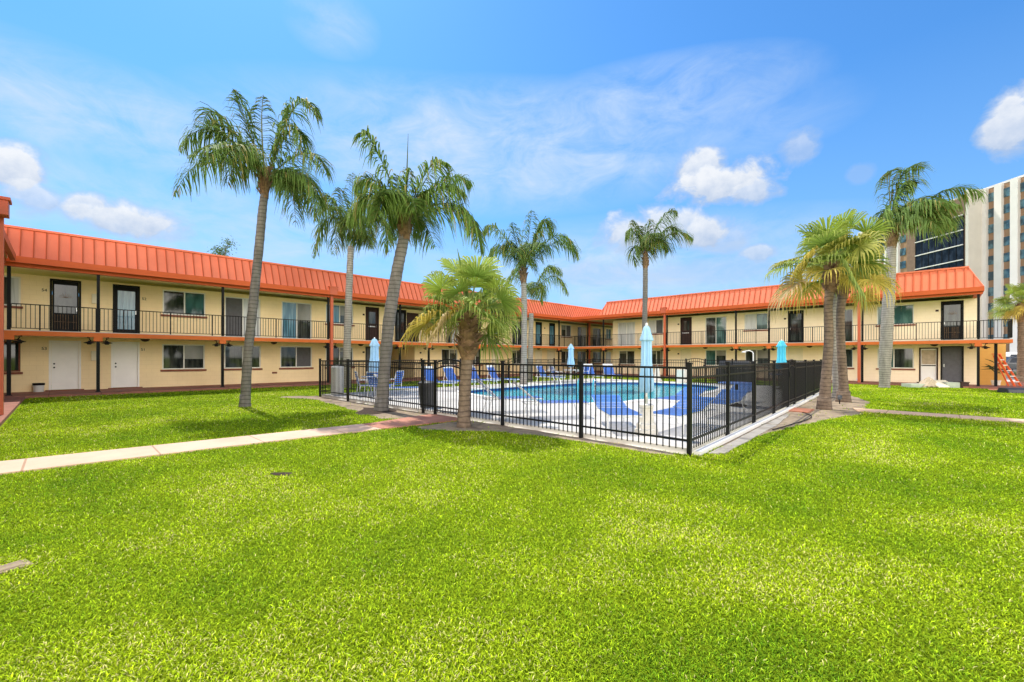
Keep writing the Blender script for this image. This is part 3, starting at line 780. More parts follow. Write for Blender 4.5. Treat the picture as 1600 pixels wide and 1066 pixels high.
# ---- the near wing whose end shows at the left edge
RN = thing('apartment_wing', 'sliver of a third wing at the left edge with rust red downspout and orange eave', 'building', (-3.7, 18, 0))
Nw = Wing(RN, 'n', -3.7, -1.6, M['cream_l'], 'y')
Nw.walls(8, 27.0)
mb = MB(); Nw.bx(mb,8,24.55,0,2.14,ZS0,ZS1-.03); mb.build('balcony_slab', M['slab'], RN)
mb = MB(); Nw.bx(mb,8,24.5,.003,2.12,ZS1-.03,ZS1); mb.build('balcony_floor', M['conc'], RN)
mb = MB(); Nw.bx(mb,8,24.5,.003,2.05,ZS0-.014,ZS0-.002); mb.build('soffit', M['soffit'], RN)
mb = MB()
E_ = 2.42
mb.quad(Nw.P(8,E_,ZE),Nw.P(24.6,E_,ZE),Nw.P(24.6,E_-.55,ZR),Nw.P(8,E_-.55,ZR)); mb.quad(Nw.P(8,E_-.55,ZR),Nw.P(24.6,E_-.55,ZR),Nw.P(24.6,-5,ZR),Nw.P(8,-5,ZR))
mb.build('roof', M['roof'], RN)
mb = MB(); Nw.bx(mb,8,24.6,E_-.1,E_+.04,ZE-.22,ZE+.02); Nw.bx(mb,8,24.6,E_-.42,E_-.2,ZB,ZE-.17); mb.build('fascia', M['fascia'], RN)
mb = MB(); Nw.bx(mb,8.05,24.6,-3,E_-.165,ZE-.165,ZE-.03); mb.build('roof_soffit', M['soffit'], RN)
mb = MB(); Nw.bx(mb,17.22,17.40,2.44,2.62,.02,ZE-.1); mb.build('downspout', M['rustdown'], RN)
mb = MB(); Nw.bx(mb,16.85,17.29,2.26,2.72,ZE-.2,ZE+.2); Nw.bx(mb,16.81,17.33,2.22,2.76,ZE+.17,ZE+.25); mb.build('leader_head', M['rustdown'], RN, bevel=.01)
mbn = MB(); mbn.box(-3.7, 8, -.05, -1.0, FY-.63, Z1-.01); structure(mbn.build('walkway_left', M['walk']))

# ------------------------------------------------------------------ tower block far right
T0 = pt(1536, 77.5, z=0)
tdir = (FWD*1.0 + RIGHT*-.02).normalized()      # facade runs almost straight away
tnrm = Vector((-tdir.y, tdir.x, 0))
if tnrm.dot(RIGHT) > 0: tnrm = -tnrm
RT = thing('apartment_tower', 'tall white and brown residential tower with dark glass bay rising behind the right wing', 'building', (T0.x, T0.y, 0))
def tp(s, o, z): p = T0 + tdir*s + tnrm*o; return (p.x, p.y, z)
def tbox(mb, s0, s1, o0, o1, z0, z1):
    vs = [tp(s,o,z) for z in (z0,z1) for s,o in ((s0,o0),(s1,o0),(s1,o1),(s0,o1))]
    return mb.add(vs, [(0,3,2,1),(4,5,6,7),(0,1,5,4),(1,2,6,5),(2,3,7,6),(3,0,4,7)])
TH_ = 31.3; FLH = 2.75
mb = MB(); tbox(mb,-40,26,-16,-.25,0,TH_); mb.build('body', M['tower_brown'], RT)
mb = MB(); tbox(mb,0,.5,-1,2.7,0,TH_+.15); mb.build('stair_core', M['tower_grey'], RT)
mb = MB(); tbox(mb,-40.2,26.2,-16,-.2,TH_,TH_+.35); mb.build('parapet', M['tower_white'], RT)
s = -.0
bays = []
for k in range(11):
    c = -1.25 - 2.4*k
    bays.append(c)
for k in range(5): bays.append(15.8 + 2.4*k)
for c in bays:
    mb = MB(); w0 = c-1.75 if c < 5 else c+.65; tbox(mb,w0,w0+1.1,-.24,.28,0,TH_+.1); mb.build('pier', M['tower_white'], RT)
mb = MB(); tbox(mb,-.65,0,-.24,.28,0,TH_+.1); mb.build('pier', M['tower_white'], RT)
for c in bays[:5] + bays[11:14]:
    for f in range(1, 11):
        zt = TH_ - .9 - FLH*(10-f)
        mb = MB(); tbox(mb,c-.64,c+.64,-.245,-.15,zt-1.5,zt)
        tbox(mb,c-.64,c+.64,-.148,-.12,zt-.78,zt-.70)
        mb.build('window', M['tower_win'], RT)
# glass bay
mb = MB(); tbox(mb,.5,14.6,-.24,.05,0,TH_); mb.build('bay_wall', M['tower_brick'], RT)
mb = MB(); tbox(mb,3.2,12.6,.052,.10,5,TH_-3.2); bay = mb.build('glass_bay', M['tower_glass'], RT)
mb = MB()
for f in range(9):
    z = TH_-3.3-FLH*f; tbox(mb,3.2,12.6,.10,.32,z-.09,z+.09)
mb.build('spandrel', M['tower_white'], bay)
mb = MB()
for k in range(8): sx = 3.2+9.4*k/7; tbox(mb,sx-.05,sx+.05,.101,.16,5,TH_-3.2)
mb.build('mullion', M['black'], bay)

# ------------------------------------------------------------------ pool fence
RF = thing('pool_fence', 'black metal picket fence with arched gates enclosing the pool', 'fence', (FA.x, FA.y, 0))
FH = 1.46
def fpost(p, h=1.53):
    mb = MB(); mb.box(p[0]-.032,p[1]-.032,0.0,p[0]+.032,p[1]+.032,h-.03); mb.box(p[0]-.04,p[1]-.04,h-.03,p[0]+.04,p[1]+.04,h)
    mb.build('post', M['blackm'], RF)
def fpanel(a, b, arch=0, name='panel'):
    a = Vector(a); b = Vector(b); d = (b-a); Lg = d.length; d /= Lg
    mb = MB(); k = max(2, round(Lg/.1115))
    def top(t): return FH + arch*math.sin(PI*t)
    segs = 10 if arch else 1
    g = .036
    P = lambda s, z: Vector((a.x+d.x*s, a.y+d.y*s, z))
    for i in range(segs):
        s0, s1 = g+(Lg-2*g)*i/segs, g+(Lg-2*g)*(i+1)/segs
        mb.bar(P(s0,top(s0/Lg)-.018), P(s1,top(s1/Lg)-.018), .032, .036)
        mb.bar(P(s0,top(s0/Lg)-.19), P(s1,top(s1/Lg)-.19), .028, .032)
    mb.bar(P(g,.24), P(Lg-g,.24), .03, .034)
    for i in range(1, k):
        s = Lg*i/k; p = P(s,0)
        mb.bar(P(s,.085), P(s,top(s/Lg)-.02), .0155, .0155)
    if arch: mb.bar(P(.045,.1),P(.045,FH-.02),.03); mb.bar(P(Lg-.045,.1),P(Lg-.045,FH-.02),.03); mb.bar(P(g,.14),P(Lg-g,.14),.026)
    return mb.build(name, M['blackm'], RF)
def fence_run(P0, P1, stops, gates=()):
    P0 = Vector(P0); P1 = Vector(P1); d = (P1-P0); Lg = d.length; d /= Lg
    pts = [P0+d*s for s in stops]
    for p in pts: fpost(p, 1.62 if False else 1.53)
    for i in range(len(stops)-1):
        if i in gates:
            gte = fpanel(pts[i], pts[i+1], .10, 'gate')
            lt = MB(); q = pts[i]+d*.06
            lt.box(q.x-.05,q.y-.05,.98,q.x+.05,q.y+.05,1.16); lt.build('latch', M['black'], gte)
        else: fpanel(pts[i], pts[i+1])
# left side (runs along y)
ys = [2.95,5.11,7.34,8.72,10.0,10.58,12.9,15.3,17.75]
fence_run(FA, FD, [y-2.95 for y in ys], gates=(3,))
xs = [0,2.2,4.4,6.7,8.85,10.05,12.4,14.7,17.0,(FB-FA).length]
fence_run(FA, FB, xs[1:], gates=(3,)); fpanel(FA, FA+(FB-FA).normalized()*2.2)
fence_run(FD, FC_, [2.4,4.8,7.2,10.7,11.95,12.3,14.9,17.1,FX2-7.18], gates=(3,)); fpanel(FD, FD+Vector((2.4,0)))
lenB = (FC_-FB).length
fence_run(FB, FC_, [2.1,4.4,5.9,7.05,9.3,11.6,lenB-.001][:-1], gates=(2,)); fpanel(FB, FB+Vector((0,2.1))); fpanel(FB+Vector((0,11.6)), FC_)

# ------------------------------------------------------------------ palms
def lerp(a, b, t): return a + (b-a)*t
def colmix(rnd, base, v): k = 1+rnd.uniform(-v, v); return tuple(c*k for c in base)
def bez(p0, p1, p2, t): return p0*(1-t)**2 + p1*2*t*(1-t) + p2*t*t
def add_strip(mb, pts, ws, side, col, col_end=None):
    vs = []; cs = []
    k = len(pts)
    for i, p in enumerate(pts):
        vs += [p - side*ws[i]*.5, p + side*ws[i]*.5]
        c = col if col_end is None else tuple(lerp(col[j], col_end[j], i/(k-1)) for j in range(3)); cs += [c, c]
    o = len(mb.v); mb.v += [tuple(v) for v in vs]; mb.c += cs
    mb.f += [(o+2*i, o+2*i+1, o+2*i+3, o+2*i+2) for i in range(k-1)]
def frond(mb, p0, ctrl, tip, rnd, leaflen, n=46, wind=Vector((0,0,0)), droop=1.0, green=(.10,.17,.04)):
    Lr = (ctrl-p0).length + (tip-ctrl).length
    # rachis
    pts = [bez(p0, ctrl, tip, t/12) for t in range(13)]
    side0 = (tip-p0).cross(UP)
    if side0.length < .05: side0 = RIGHT.copy()
    side0.normalize()
    rc = (.20,.21,.075)
    add_strip(mb, pts, [lerp(.06,.012,i/12) for i in range(13)], side0, rc)
    add_strip(mb, pts, [lerp(.05,.010,i/12) for i in range(13)], UP, rc)
    for i in range(n):
        t = lerp(.14, .995, (i+rnd.uniform(-.3,.3))/(n-1)); t = min(max(t,.12),1)
        p = bez(p0, ctrl, tip, t); d = (bez(p0,ctrl,tip,min(1,t+.02)) - bez(p0,ctrl,tip,t-.02)).normalized()
        sd = d.cross(UP)
        sd = sd.normalized() if sd.length > .05 else side0
        un = sd.cross(d).normalized()
        prof = math.sin(PI*min(1,(t*.93+.10)))**.6
        for sg in (-1, 1):
            ll = leaflen*prof*rnd.uniform(.75,1.1)
            lift = rnd.uniform(-.45,.35)
            dr = (sd*sg*.85 + d*rnd.uniform(.35,.75) + un*lift).normalized()
            g = droop*rnd.uniform(.5,1.3)
            q1 = p + dr*ll*.38 + wind*.08*ll - UP*g*.04*ll
            q2 = p + dr*ll*.70 + wind*.22*ll - UP*g*.30*ll
            q3 = p + dr*ll*.90 + wind*.36*ll - UP*g*.80*ll
            cvar = colmix(rnd, green, .35)
            if rnd.random() < .10: cvar = (.25,.24,.075)
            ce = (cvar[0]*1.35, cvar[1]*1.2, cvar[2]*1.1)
            w = leaflen*.050
            ax = dr.cross(UP)
            ax = ax.normalized() if ax.length > .05 else sd
            ax = (ax + d*rnd.uniform(-.5,.5)).normalized()
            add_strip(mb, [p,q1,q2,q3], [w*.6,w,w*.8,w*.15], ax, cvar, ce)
def trunk_mesh(mb, pts, rs, n=14, rnd=None):
    """bulged, ringed trunk through the given centre line"""
    P = []; R = []
    m = len(pts)
    for i in range(m-1):
        k = 10
        for s in range(k + (1 if i == m-2 else 0)):
            t = s/k
            p0,p1,p2,p3 = pts[max(i-1,0)],pts[i],pts[i+1],pts[min(i+2,m-1)]
            P.append(.5*((2*p1)+(p2-p0)*t+(2*p0-5*p1+4*p2-p3)*t*t+(3*p1-p0-3*p2+p3)*t**3))
            R.append(lerp(rs[i],rs[i+1],t)*(1+.035*math.sin(len(P)*2.2)+ (rnd.uniform(-.025,.025) if rnd else 0)))
    mb.tube(P, R, n)
def queen_palm(label, base_px, D, base_py, trunk_px, rs, crown_px, fronds, seed, leaflen, bark='bark', wind=0.0, boots=True, extra=4, spear=None, green=(.10,.17,.04), base_pt=None, n=62, boot_len=.75):
    rnd = random.Random(seed)
    b = base_pt or pt(base_px, D, z=0.0)
    t = thing('palm_tree', label, 'palm tree', (b.x, b.y, 0), 0, 'tall feather leaved palms in the courtyard')
    pts = [b - UP*.05] + [pt(x, D, y) for x, y in trunk_px]
    mb = MB(); trunk_mesh(mb, pts, rs, 14, rnd)
    # root flare
    mb.lathe([(rs[0]*1.25,-.03),(rs[0]*1.14,.06),(rs[0]*1.04,.18),(rs[0]*.98,.4)], 14, (b.x,b.y,0))
    mb.build('trunk', M[bark], t, smooth=True)
    c = pt(crown_px[0], D, crown_px[1])
    if boots:
        mb = MB(); top = pts[-1]; ax = (c-top); bl = boot_len
        for i in range(34):
            a = i*2.4; h = rnd.uniform(-.05, bl); r0 = rs[-1]*(1.0+.35*math.sin(PI*min(1,h/bl)))
            o = Vector((math.cos(a),math.sin(a),0)); s = Vector((-math.sin(a),math.cos(a),0))
            p = top + UP*(h-.12) + o*r0*.75
            q = p + UP*rnd.uniform(.22,.4) + o*rnd.uniform(.05,.16)
            w = rs[-1]*rnd.uniform(.7,1.1)
            mb.add([p-s*w*.5,p+s*w*.5,q+s*w*.28,q-s*w*.28,p-s*w*.5-o*.05,p+s*w*.5-o*.05,q+s*w*.2-o*.04,q-s*w*.2-o*.04],[(0,1,2,3),(7,6,5,4),(0,3,7,4),(1,5,6,2),(3,2,6,7)])
        mb.tube([top-UP*.15, top+UP*bl*.4, top+UP*bl*.8, c+UP*.25],[rs[-1]*1.0,rs[-1]*1.2,rs[-1]*.95,rs[-1]*.4],10)
        mb.build('leaf_bases', M['boots'], t)
    mb = MB()
    W = RIGHT*wind
    for i, (tx,ty,cx,cy) in enumerate(fronds):
        dz = rnd.uniform(-.30,.30)
        tip = pt(tx, D, ty); ct = pt(cx, D, cy)
        Lr = (tip-c).length
        tip = tip + FWD*dz*Lr; ct = ct + FWD*dz*.5*Lr
        ct = c + (ct-c)*1.12
        frond(mb, c, ct, tip, rnd, leaflen, n, W, 1.0, green)
    Lm = sum((pt(f[0],D,f[1])-c).length for f in fronds)/len(fronds)
    for i in range(extra):      # fronds that come towards and go away from the courtyard's south side
        a = rnd.choice((-1,1)); sx = rnd.uniform(-.45,.45)+wind*.3
        d = (FWD*a + RIGHT*sx).normalized()
        ct = c + d*Lm*.45 + UP*Lm*rnd.uniform(.45,.75); tip = c + d*Lm*rnd.uniform(.8,1.0) + UP*Lm*rnd.uniform(-.25,.35)
        frond(mb, c, ct, tip, rnd, leaflen, n, W, 1.0, green)
    if spear:
        for (sx,sy) in spear:
            e = pt(sx, D, sy); q = c + UP*.2
            add_strip(mb, [q, lerp(q,e,.5), e], [.05,.045,.01], RIGHT, (.12,.15,.05)); add_strip(mb, [q, lerp(q,e,.5), e], [.05,.045,.01], FWD, (.12,.15,.05))
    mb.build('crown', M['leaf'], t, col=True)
    return t
G1 = (.11,.19,.045)
queen_palm('tallest feather palm, gently curved grey trunk, on the lawn left of the pool fence', 383, 13.97, 636, [(387,560),(396,470),(405,380),(410,325),(413,303)], [.155,.13,.135,.128,.12,.11], (414,283),
  [(290,190,318,120),(266,312,325,205),(298,255,335,165),(360,132,375,175),(392,128,396,190),(503,195,465,120),(478,245,462,160),(524,290,492,215),(472,362,462,262),(322,215,352,165),(505,335,478,245),(440,150,432,195),(345,290,370,215)], 11, .78, 'bark', .15, extra=8, green=G1)
queen_palm('slim feather palm with straight pale trunk, just behind the fence between two taller palms', 541, 22.6, 606, [(543,520),(546,430),(548,385)], [.2,.185,.17,.15], (548,372),
  [(490,412,508,300),(484,345,512,290),(522,285,532,315),(556,274,552,315),(598,305,578,272),(612,388,590,300),(578,395,574,310),(515,400,526,320),(505,318,522,295),(590,345,575,300)], 12, .95, 'barkw', .1, extra=6, green=G1, boots=False)
queen_palm('leaning feather palm with ringed trunk, at the left fence beside the gate', 596, 13.07, 642, [(601,575),(608,500),(620,425),(628,385),(632,367)], [.19,.17,.175,.17,.16,.155], (633,348),
  [(573,225,588,215),(556,305,585,255),(603,398,592,285),(545,360,580,270),(640,262,634,300),(702,268,668,250),(736,280,692,248),(728,312,690,280),(752,408,738,295),(741,365,712,285),(612,262,622,300),(668,300,655,290),(580,345,600,285)], 13, .78, 'bark', .1, extra=8, spear=[(637,209),(675,262)], green=(.13,.22,.045), boot_len=.7)
queen_palm('feather palm standing at the far edge of the pool, taller of the pair there', 818, 24.3, 604, [(819,540),(819,480),(818,440)], [.19,.165,.16,.15], (819,424),
  [(757,372,772,335),(762,418,778,358),(800,342,806,375),(830,331,826,370),(865,372,850,305),(905,408,882,345),(893,395,868,345),(785,395,798,360),(848,345,838,365)], 14, 1.0, 'barkw', .15, green=G1, extra=6, n=54)
queen_palm('shorter feather palm half hidden behind the pair mate at the far pool edge', 828, 28.6, 598, [(829,540),(830,490)], [.19,.17,.15], (831,462),
  [(788,455,800,410),(890,465,868,405),(880,432,858,395),(845,478,850,425),(800,425,812,415),(868,425,852,405)], 15, .85, 'barkw', .1, boots=False, green=(.16,.24,.045), extra=4, n=50)
queen_palm('small windswept feather palm on the grass beyond the far end of the pool', 1006, 30, 596, [(1007,520),(1008,450),(1008,418)], [.2,.17,.165,.16], (1009,396),
  [(979,370,985,345),(992,337,996,360),(1016,340,1012,365),(1050,337,1030,330),(1064,360,1045,340),(1077,380,1052,350),(1048,392,1035,365),(992,420,980,370),(1000,350,1000,365)], 16, 1.0, 'bark', .5, green=(.10,.17,.04), extra=5, n=54, boot_len=1.1)
queen_palm('feather palm with crown blown sideways, on the grass in front of the right wing', 1382, 23.6, 606, [(1384,545),(1388,470),(1391,420),(1393,385)], [.22,.28,.26,.23,.19], (1394,365),
  [(1450,262,1395,250),(1426,290,1390,280),(1506,332,1442,272),(1500,318,1455,280),(1492,376,1462,290),(1470,368,1440,300),(1380,355,1384,305),(1415,356,1405,300),(1432,356,1420,305),(1500,350,1450,290),(1410,258,1392,270)], 17, 1.2, 'barkw', .75, green=(.14,.23,.06), extra=6, boot_len=.9)

def fan_leaf(mb, p0, d, pet, rad, rnd, droop, col, col2, nseg=34):
    d = d.normalized()
    sd = d.cross(UP)
    sd = sd.normalized() if sd.length > .08 else RIGHT.copy()
    un = sd.cross(d).normalized()
    h = p0 + d*pet - UP*pet*.12*droop
    rl = rnd.uniform(-.95,.95); sd, un = sd*math.cos(rl)+un*math.sin(rl), un*math.cos(rl)-sd*math.sin(rl)
    bend = rnd.uniform(.05,.55); db = (d*math.cos(bend) - un*math.sin(bend)).normalized(); un = sd.cross(db).normalized()
    add_strip(mb, [p0, lerp(p0,h,.55)+UP*.04*pet, h], [.045,.03,.022], sd, (.30,.33,.09)); add_strip(mb, [p0, lerp(p0,h,.55)+UP*.04*pet, h], [.035,.025,.02], un, (.30,.33,.09))
    tilt = rnd.uniform(-.3,.3)
    for i in range(nseg):
        a = lerp(-2.15, 2.15, i/(nseg-1)) + rnd.uniform(-.03,.03)
        r = rad*(.80+.20*math.cos(a*.6))*rnd.uniform(.88,1.06)
        cup = .22*abs(math.sin(a))
        dr = (db*math.cos(a) + sd*math.sin(a) + un*(cup + tilt*math.sin(a))).normalized()
        ax = (db*-math.sin(a) + sd*math.cos(a)).normalized()
        g = droop*rnd.uniform(.6,1.3)
        hang = rnd.uniform(.35,1.0)*min(1.3,.35+droop)
        pts = [h, h+dr*r*.36 - UP*r*.02*g, h+dr*r*.64 - UP*r*.10*g, h+dr*r*.80 - UP*r*(.14*g+.16*hang), h+dr*r*.84 - UP*r*(.2*g+.50*hang)]
        w = rad*.062
        cv = colmix(rnd, col, .22); ce = colmix(rnd, col2, .25)
        add_strip(mb, pts, [w*.12,w*.75,w*1.0,w*.6,w*.12], (ax+un*(.35 if i % 2 else -.35)).normalized(), cv, ce)
EL = {21:-.18, 22:-.22, 23:-.30, 24:0}
def fan_palm(label, px, D, trunk_px, rs, crown_px, R, seed, bark, nleaf=34, yellow=.25, boot=.45, base=None, group=None, grad=(1,1), spear=None, wind=0):
    rnd = random.Random(seed)
    b = base or pt(px, D, z=0)
    t = thing('fan_palm', label, 'palm tree', (b.x,b.y,0), 0, group or 'fan leaved palms beside the pool fence')
    pts = [b-UP*.05] + [pt(x,D,y) for x,y in trunk_px]
    mb = MB(); trunk_mesh(mb, pts, rs, 14, rnd)
    mb.lathe([(rs[0]*1.22,-.03),(rs[0]*1.12,.08),(rs[0]*1.03,.22),(rs[0]*.98,.4)], 14, (b.x,b.y,0)); mb.build('trunk', M[bark], t, smooth=True)
    c = pt(crown_px[0], D, crown_px[1])
    mb = MB(); top = pts[-1]; H = (c-top).length
    for i in range(int(46*max(.6,boot/.45))):
        a = i*2.4; f = rnd.random(); p = lerp(top-UP*.1, c, f*.9); o = Vector((math.cos(a),math.sin(a),0)); s = Vector((-math.sin(a),math.cos(a),0))
        p = p + o*rs[-1]*.8; q = p + o*rnd.uniform(.06,.17) + UP*rnd.uniform(.12,.26); w = rnd.uniform(.07,.12)*(1.25 if boot > .55 else 1); q = q + o*(.07 if seed == 21 else 0)
        mb.add([p-s*w,p+s*w,q+s*w*.45,q-s*w*.45,p-s*w-o*.05,p+s*w-o*.05,q+s*w*.3-o*.03,q-s*w*.3-o*.03],[(0,1,2,3),(7,6,5,4),(0,3,7,4),(1,5,6,2),(3,2,6,7)])
    mb.tube([top-UP*.15, lerp(top,c,.5), c],[rs[-1]*1.05,rs[-1]*1.25,rs[-1]*.6],10)
    mb.build('leaf_bases', M['boots'], t)
    mb = MB()
    for i in range(nleaf):
        az = i*2.39996 + rnd.uniform(-.2,.2); f = (i+.5)/nleaf
        el = lerp(1.25, EL.get(seed,-.55), f**.8) + rnd.uniform(-.32,.32)
        d = RIGHT*math.cos(az)*math.cos(el) + FWD*math.sin(az)*math.cos(el) + UP*math.sin(el) + RIGHT*wind
        young = f < .25
        k = rnd.random()
        col = (.14,.23,.035) if not young else (.27,.38,.05)
        col2 = (.36,.41,.09)
        if f > .62 and rnd.random() < yellow*1.7: col = (.42,.34,.05); col2 = (.58,.43,.09)
        elif rnd.random() < yellow*.6: col = (.24,.27,.04); col2 = (.48,.42,.09)
        if f > .86 and rnd.random() < .4: col = (.42,.30,.12); col2 = (.5,.37,.17)
        fan_leaf(mb, c + UP*lerp(.08,-.12,f)*R, d, R*rnd.uniform(.30,.74), R*rnd.uniform(.40,.60), rnd, lerp(.10,.95,f**1.3), col, col2)
    if spear:
        for (sx,sy,w) in spear:
            e = pt(sx,D,sy)
            for k in range(3): add_strip(mb, [c+UP*.1, lerp(c,e,.6)+RIGHT*.02*k, e], [.03,.06*w,.005], RIGHT if k!=1 else FWD, (.16,.24,.05))
    mb.build('crown', M['fan'], t, col=True)
    return t
fan_palm('short stout fan palm right beside the gate, in front of the pool fence', 725, 10.1, [(726,620),(729,575),(731,552)], [.15,.135,.135,.155], (733,492), 1.45, 21, 'barkb', 30, .2, .6, spear=[(714,388,1),(722,410,1)])
fan_palm('bigger fan palm with forked looking trunk at the right corner path', 1288, 13.65, [(1291,590),(1295,530),(1294,480),(1297,450)], [.185,.14,.125,.115,.13], (1299,412), 1.7, 22, 'barkb', 34, .30, .6, wind=.06)
fan_palm('brown trunked fan palm leaning left behind the bigger one by the path', 1318, 15.97, [(1318,600),(1314,540),(1313,490),(1317,460)], [.21,.15,.135,.13,.145], (1322,425), 1.5, 23, 'barkb', 22, .45, .6)
fan_palm('pale slim fan palm squeezed between the two trunks by the right path', 1309, 17.3, [(1306,570),(1301,510),(1306,460)], [.17,.13,.12,.12], (1316,425), 1.3, 24, 'barkw', 18, .3, .4)
fan_palm('small fan palm with reddish trunk by the parking court at the right edge', 1596, 29, [(1596,560),(1596,520),(1596,500)], [.24,.19,.18,.18], (1592,474), 1.4, 25, 'barkb', 30, .15, .4, group='fan palms beyond the courtyard')
# tree top that peeks over the long roof
rnd = random.Random(5)
bt = pt(346, 37, z=0); t = thing('tree', 'leafy treetop peeking over the long salmon roof on the left', 'tree', (bt.x,bt.y,0))
mb = MB(); mb.tube([bt, bt+UP*5, pt(346,37,400)],[.2,.16,.06],8); mb.tube([bt+UP*6, pt(352,37,388), pt(358,37,379)],[.07,.04,.015],6); mb.tube([bt+UP*6, pt(343,37,392), pt(338,37,388)],[.07,.04,.015],6); mb.build('trunk', M['bark'], t)
mb = MB()
for i in range(520):
    q = rnd.choice([(346,398),(352,390),(358,380),(340,394),(344,392)])
    p = pt(q[0],37,q[1]) + Vector((rnd.gauss(0,.28),rnd.gauss(0,.28),rnd.gauss(0,.22)))
    d = Vector((rnd.uniform(-1,1),rnd.uniform(-1,1),rnd.uniform(-1,.6))).normalized(); s = d.orthogonal().normalized()
    add_strip(mb, [p,p+d*.09,p+d*.2],[.02,.08,.01], s, colmix(rnd,(.10,.16,.04),.4))
mb.build('crown', M['leaf'], t, col=True)

# ------------------------------------------------------------------ loungers, chairs, tables
def make_lounger(label, ang, strapm='strap', flat=False):
    t = thing('lounger', label, 'sun lounger', (0,0,0), 0, 'strap loungers around the pool')
    sh, wd = .37, .32
    hx = .62        # hinge; foot at x=-?  seat runs from foot (x=1.25) to hinge (x=0); back rises behind it
    mb = MB()
    for s in (-1,1):
        mb.tube([(1.25,s*wd,sh-.02),(1.22,s*wd,sh),(.0,s*wd,sh)],.017,6)
        mb.tube([(0,s*wd,sh),(-.35,s*wd,sh)],.017,6)
    mb.tube([(1.25,-wd,sh-.02),(1.25,wd,sh-.02)],.017,6); mb.tube([(-.35,-wd,sh),(-.35,wd,sh)],.017,6)
    mb.build('frame', M['frame'], t, False)
    for s in (-1,1):
        for x, dx in ((1.02,.10),(-.2,-.10)):
            q = MB(); q.tube([(x,s*wd,sh),(x+dx,s*(wd+.02),0.0)],.016,6); q.build('leg', M['frame'], t, False)
    mb = MB()
    ns = 17 if strapm == 'strap' else 12
    for k in range(ns):
        x = .06+1.16*k/(ns-1); hw_ = .022 if ns == 17 else .031; mb.box(x-hw_,-wd-.018,sh+.012,x+hw_,wd+.018,sh+.022)
    mb.build('seat', M[strapm], t, False)
    ca, sa = math.cos(ang), math.sin(ang); Lb = .74
    P = lambda d, y, o=0: Vector((-d*ca+o*sa, y, sh+.01+d*sa+o*ca))
    mb = MB()
    nb = 11 if strapm == 'strap' else 7
    for k in range(nb):
        d = .05+.58*k/(nb-1); g_ = .030 if strapm == 'strapd' else .025
        a = P(d-.025,0,.018); b_ = P(d+.025,0,.018); 
        vs = [P(d-g_,-wd-.015,.012),P(d+g_,-wd-.015,.012),P(d+g_,wd+.015,.012),P(d-g_,wd+.015,.012),P(d-g_,-wd-.015,.022),P(d+g_,-wd-.015,.022),P(d+g_,wd+.015,.022),P(d-g_,wd+.015,.022)]
        mb.add(vs,[(0,3,2,1),(4,5,6,7),(0,1,5,4),(1,2,6,5),(2,3,7,6),(3,0,4,7)])
    bk = mb.build('backrest', M[strapm], t, False)
    mb = MB()
    for s in (-1,1):
        mb.tube([P(0,s*wd),P(Lb,s*wd)],.016,6); mb.tube([P(.42,s*wd),(-.30,s*wd,sh)],.012,6)
    mb.tube([P(Lb,-wd),P(Lb,wd)],.016,6); mb.build('back_frame', M['frame'], bk, False)
    mb = MB(); vs = [P(.65,-wd-.02,.014),P(.77,-wd-.02,.014),P(.77,wd+.02,.014),P(.65,wd+.02,.014),P(.65,-wd-.02,.03),P(.77,-wd-.02,.03),P(.77,wd+.02,.03),P(.65,wd+.02,.03)]
    mb.add(vs,[(0,3,2,1),(4,5,6,7),(0,1,5,4),(1,2,6,5),(2,3,7,6),(3,0,4,7)]); mb.build('head_strap', M['frame' if strapm=='strap' else strapm], bk, False)
    return t
def place(o, x, y, ang, z=DZ): o.location = (x,y,z); o.rotation_euler = (0,0,ang); return o
A_R = math.atan2(RIGHT.y, RIGHT.x); A_F = math.atan2(FWD.y, FWD.x)
base_up = make_lounger('strap lounger with steep back just right of the stout fan palm trunk', math.radians(44), 'strapd')
base_lo = make_lounger('blue strap lounger facing right in front of the pool, nearer the fence post', math.radians(40))
place(base_up, 8.35, 8.75, A_R+.25); place(base_lo, 8.35, 7.25, A_R+.12)
def lg(src, label, x, y, ang):
    o = copy_tree(src); o['label'] = label; return place(o, x, y, ang)
d4 = make_lounger('lounger with dark straps and its pale foot end at the corner fence post', math.radians(15), 'strapd'); place(d4, 9.55, 3.95, PI+.03)
lg(d4, 'dark blue strap lounger with its foot end towards us, between fence post and umbrella base', 8.6, 5.25, A_F+PI)
d5 = d4
lg(d4, 'dark strap lounger beyond the corner one, near the pool edge, back to the right', 12.6, 5.25, PI-.02)
lg(d4, 'dark strap lounger next to the round pedestal table along the right fence side', 12.4, 4.05, PI+.05)
lg(d4, 'strap lounger farthest along the right fence side, behind the table', 16.0, 4.8, PI+.1)
lg(base_lo, 'bright blue lounger behind the leaning palm, stretched out to the right', 8.35, 14.3, A_R+.2)
hi = make_lounger('bright blue lounger with white headrest, seen just left of the gate post', math.radians(62)); place(hi, 11.75, 16.55, -PI/2+.15)
lg(hi, 'bright blue lounger with white headrest, framed by the arched gate', 12.95, 16.6, -PI/2+.2)
lg(hi, 'bright blue lounger just right of the stout fan palm trunk', 14.45, 16.65, -PI/2+.25)
lg(hi, 'bright blue lounger right of the trunk, next to the taller fence post', 15.75, 16.6, -PI/2+.3)
lg(hi, 'blue lounger by itself right of the far palm pair', 19.55, 16.5, -PI/2+.2)
lg(hi, 'blue lounger left of two at the far corner of the pool', 23.4, 15.9, -PI/2-.5)
lg(hi, 'blue lounger right of two at the far corner of the pool', 24.9, 15.4, -PI/2-.6)

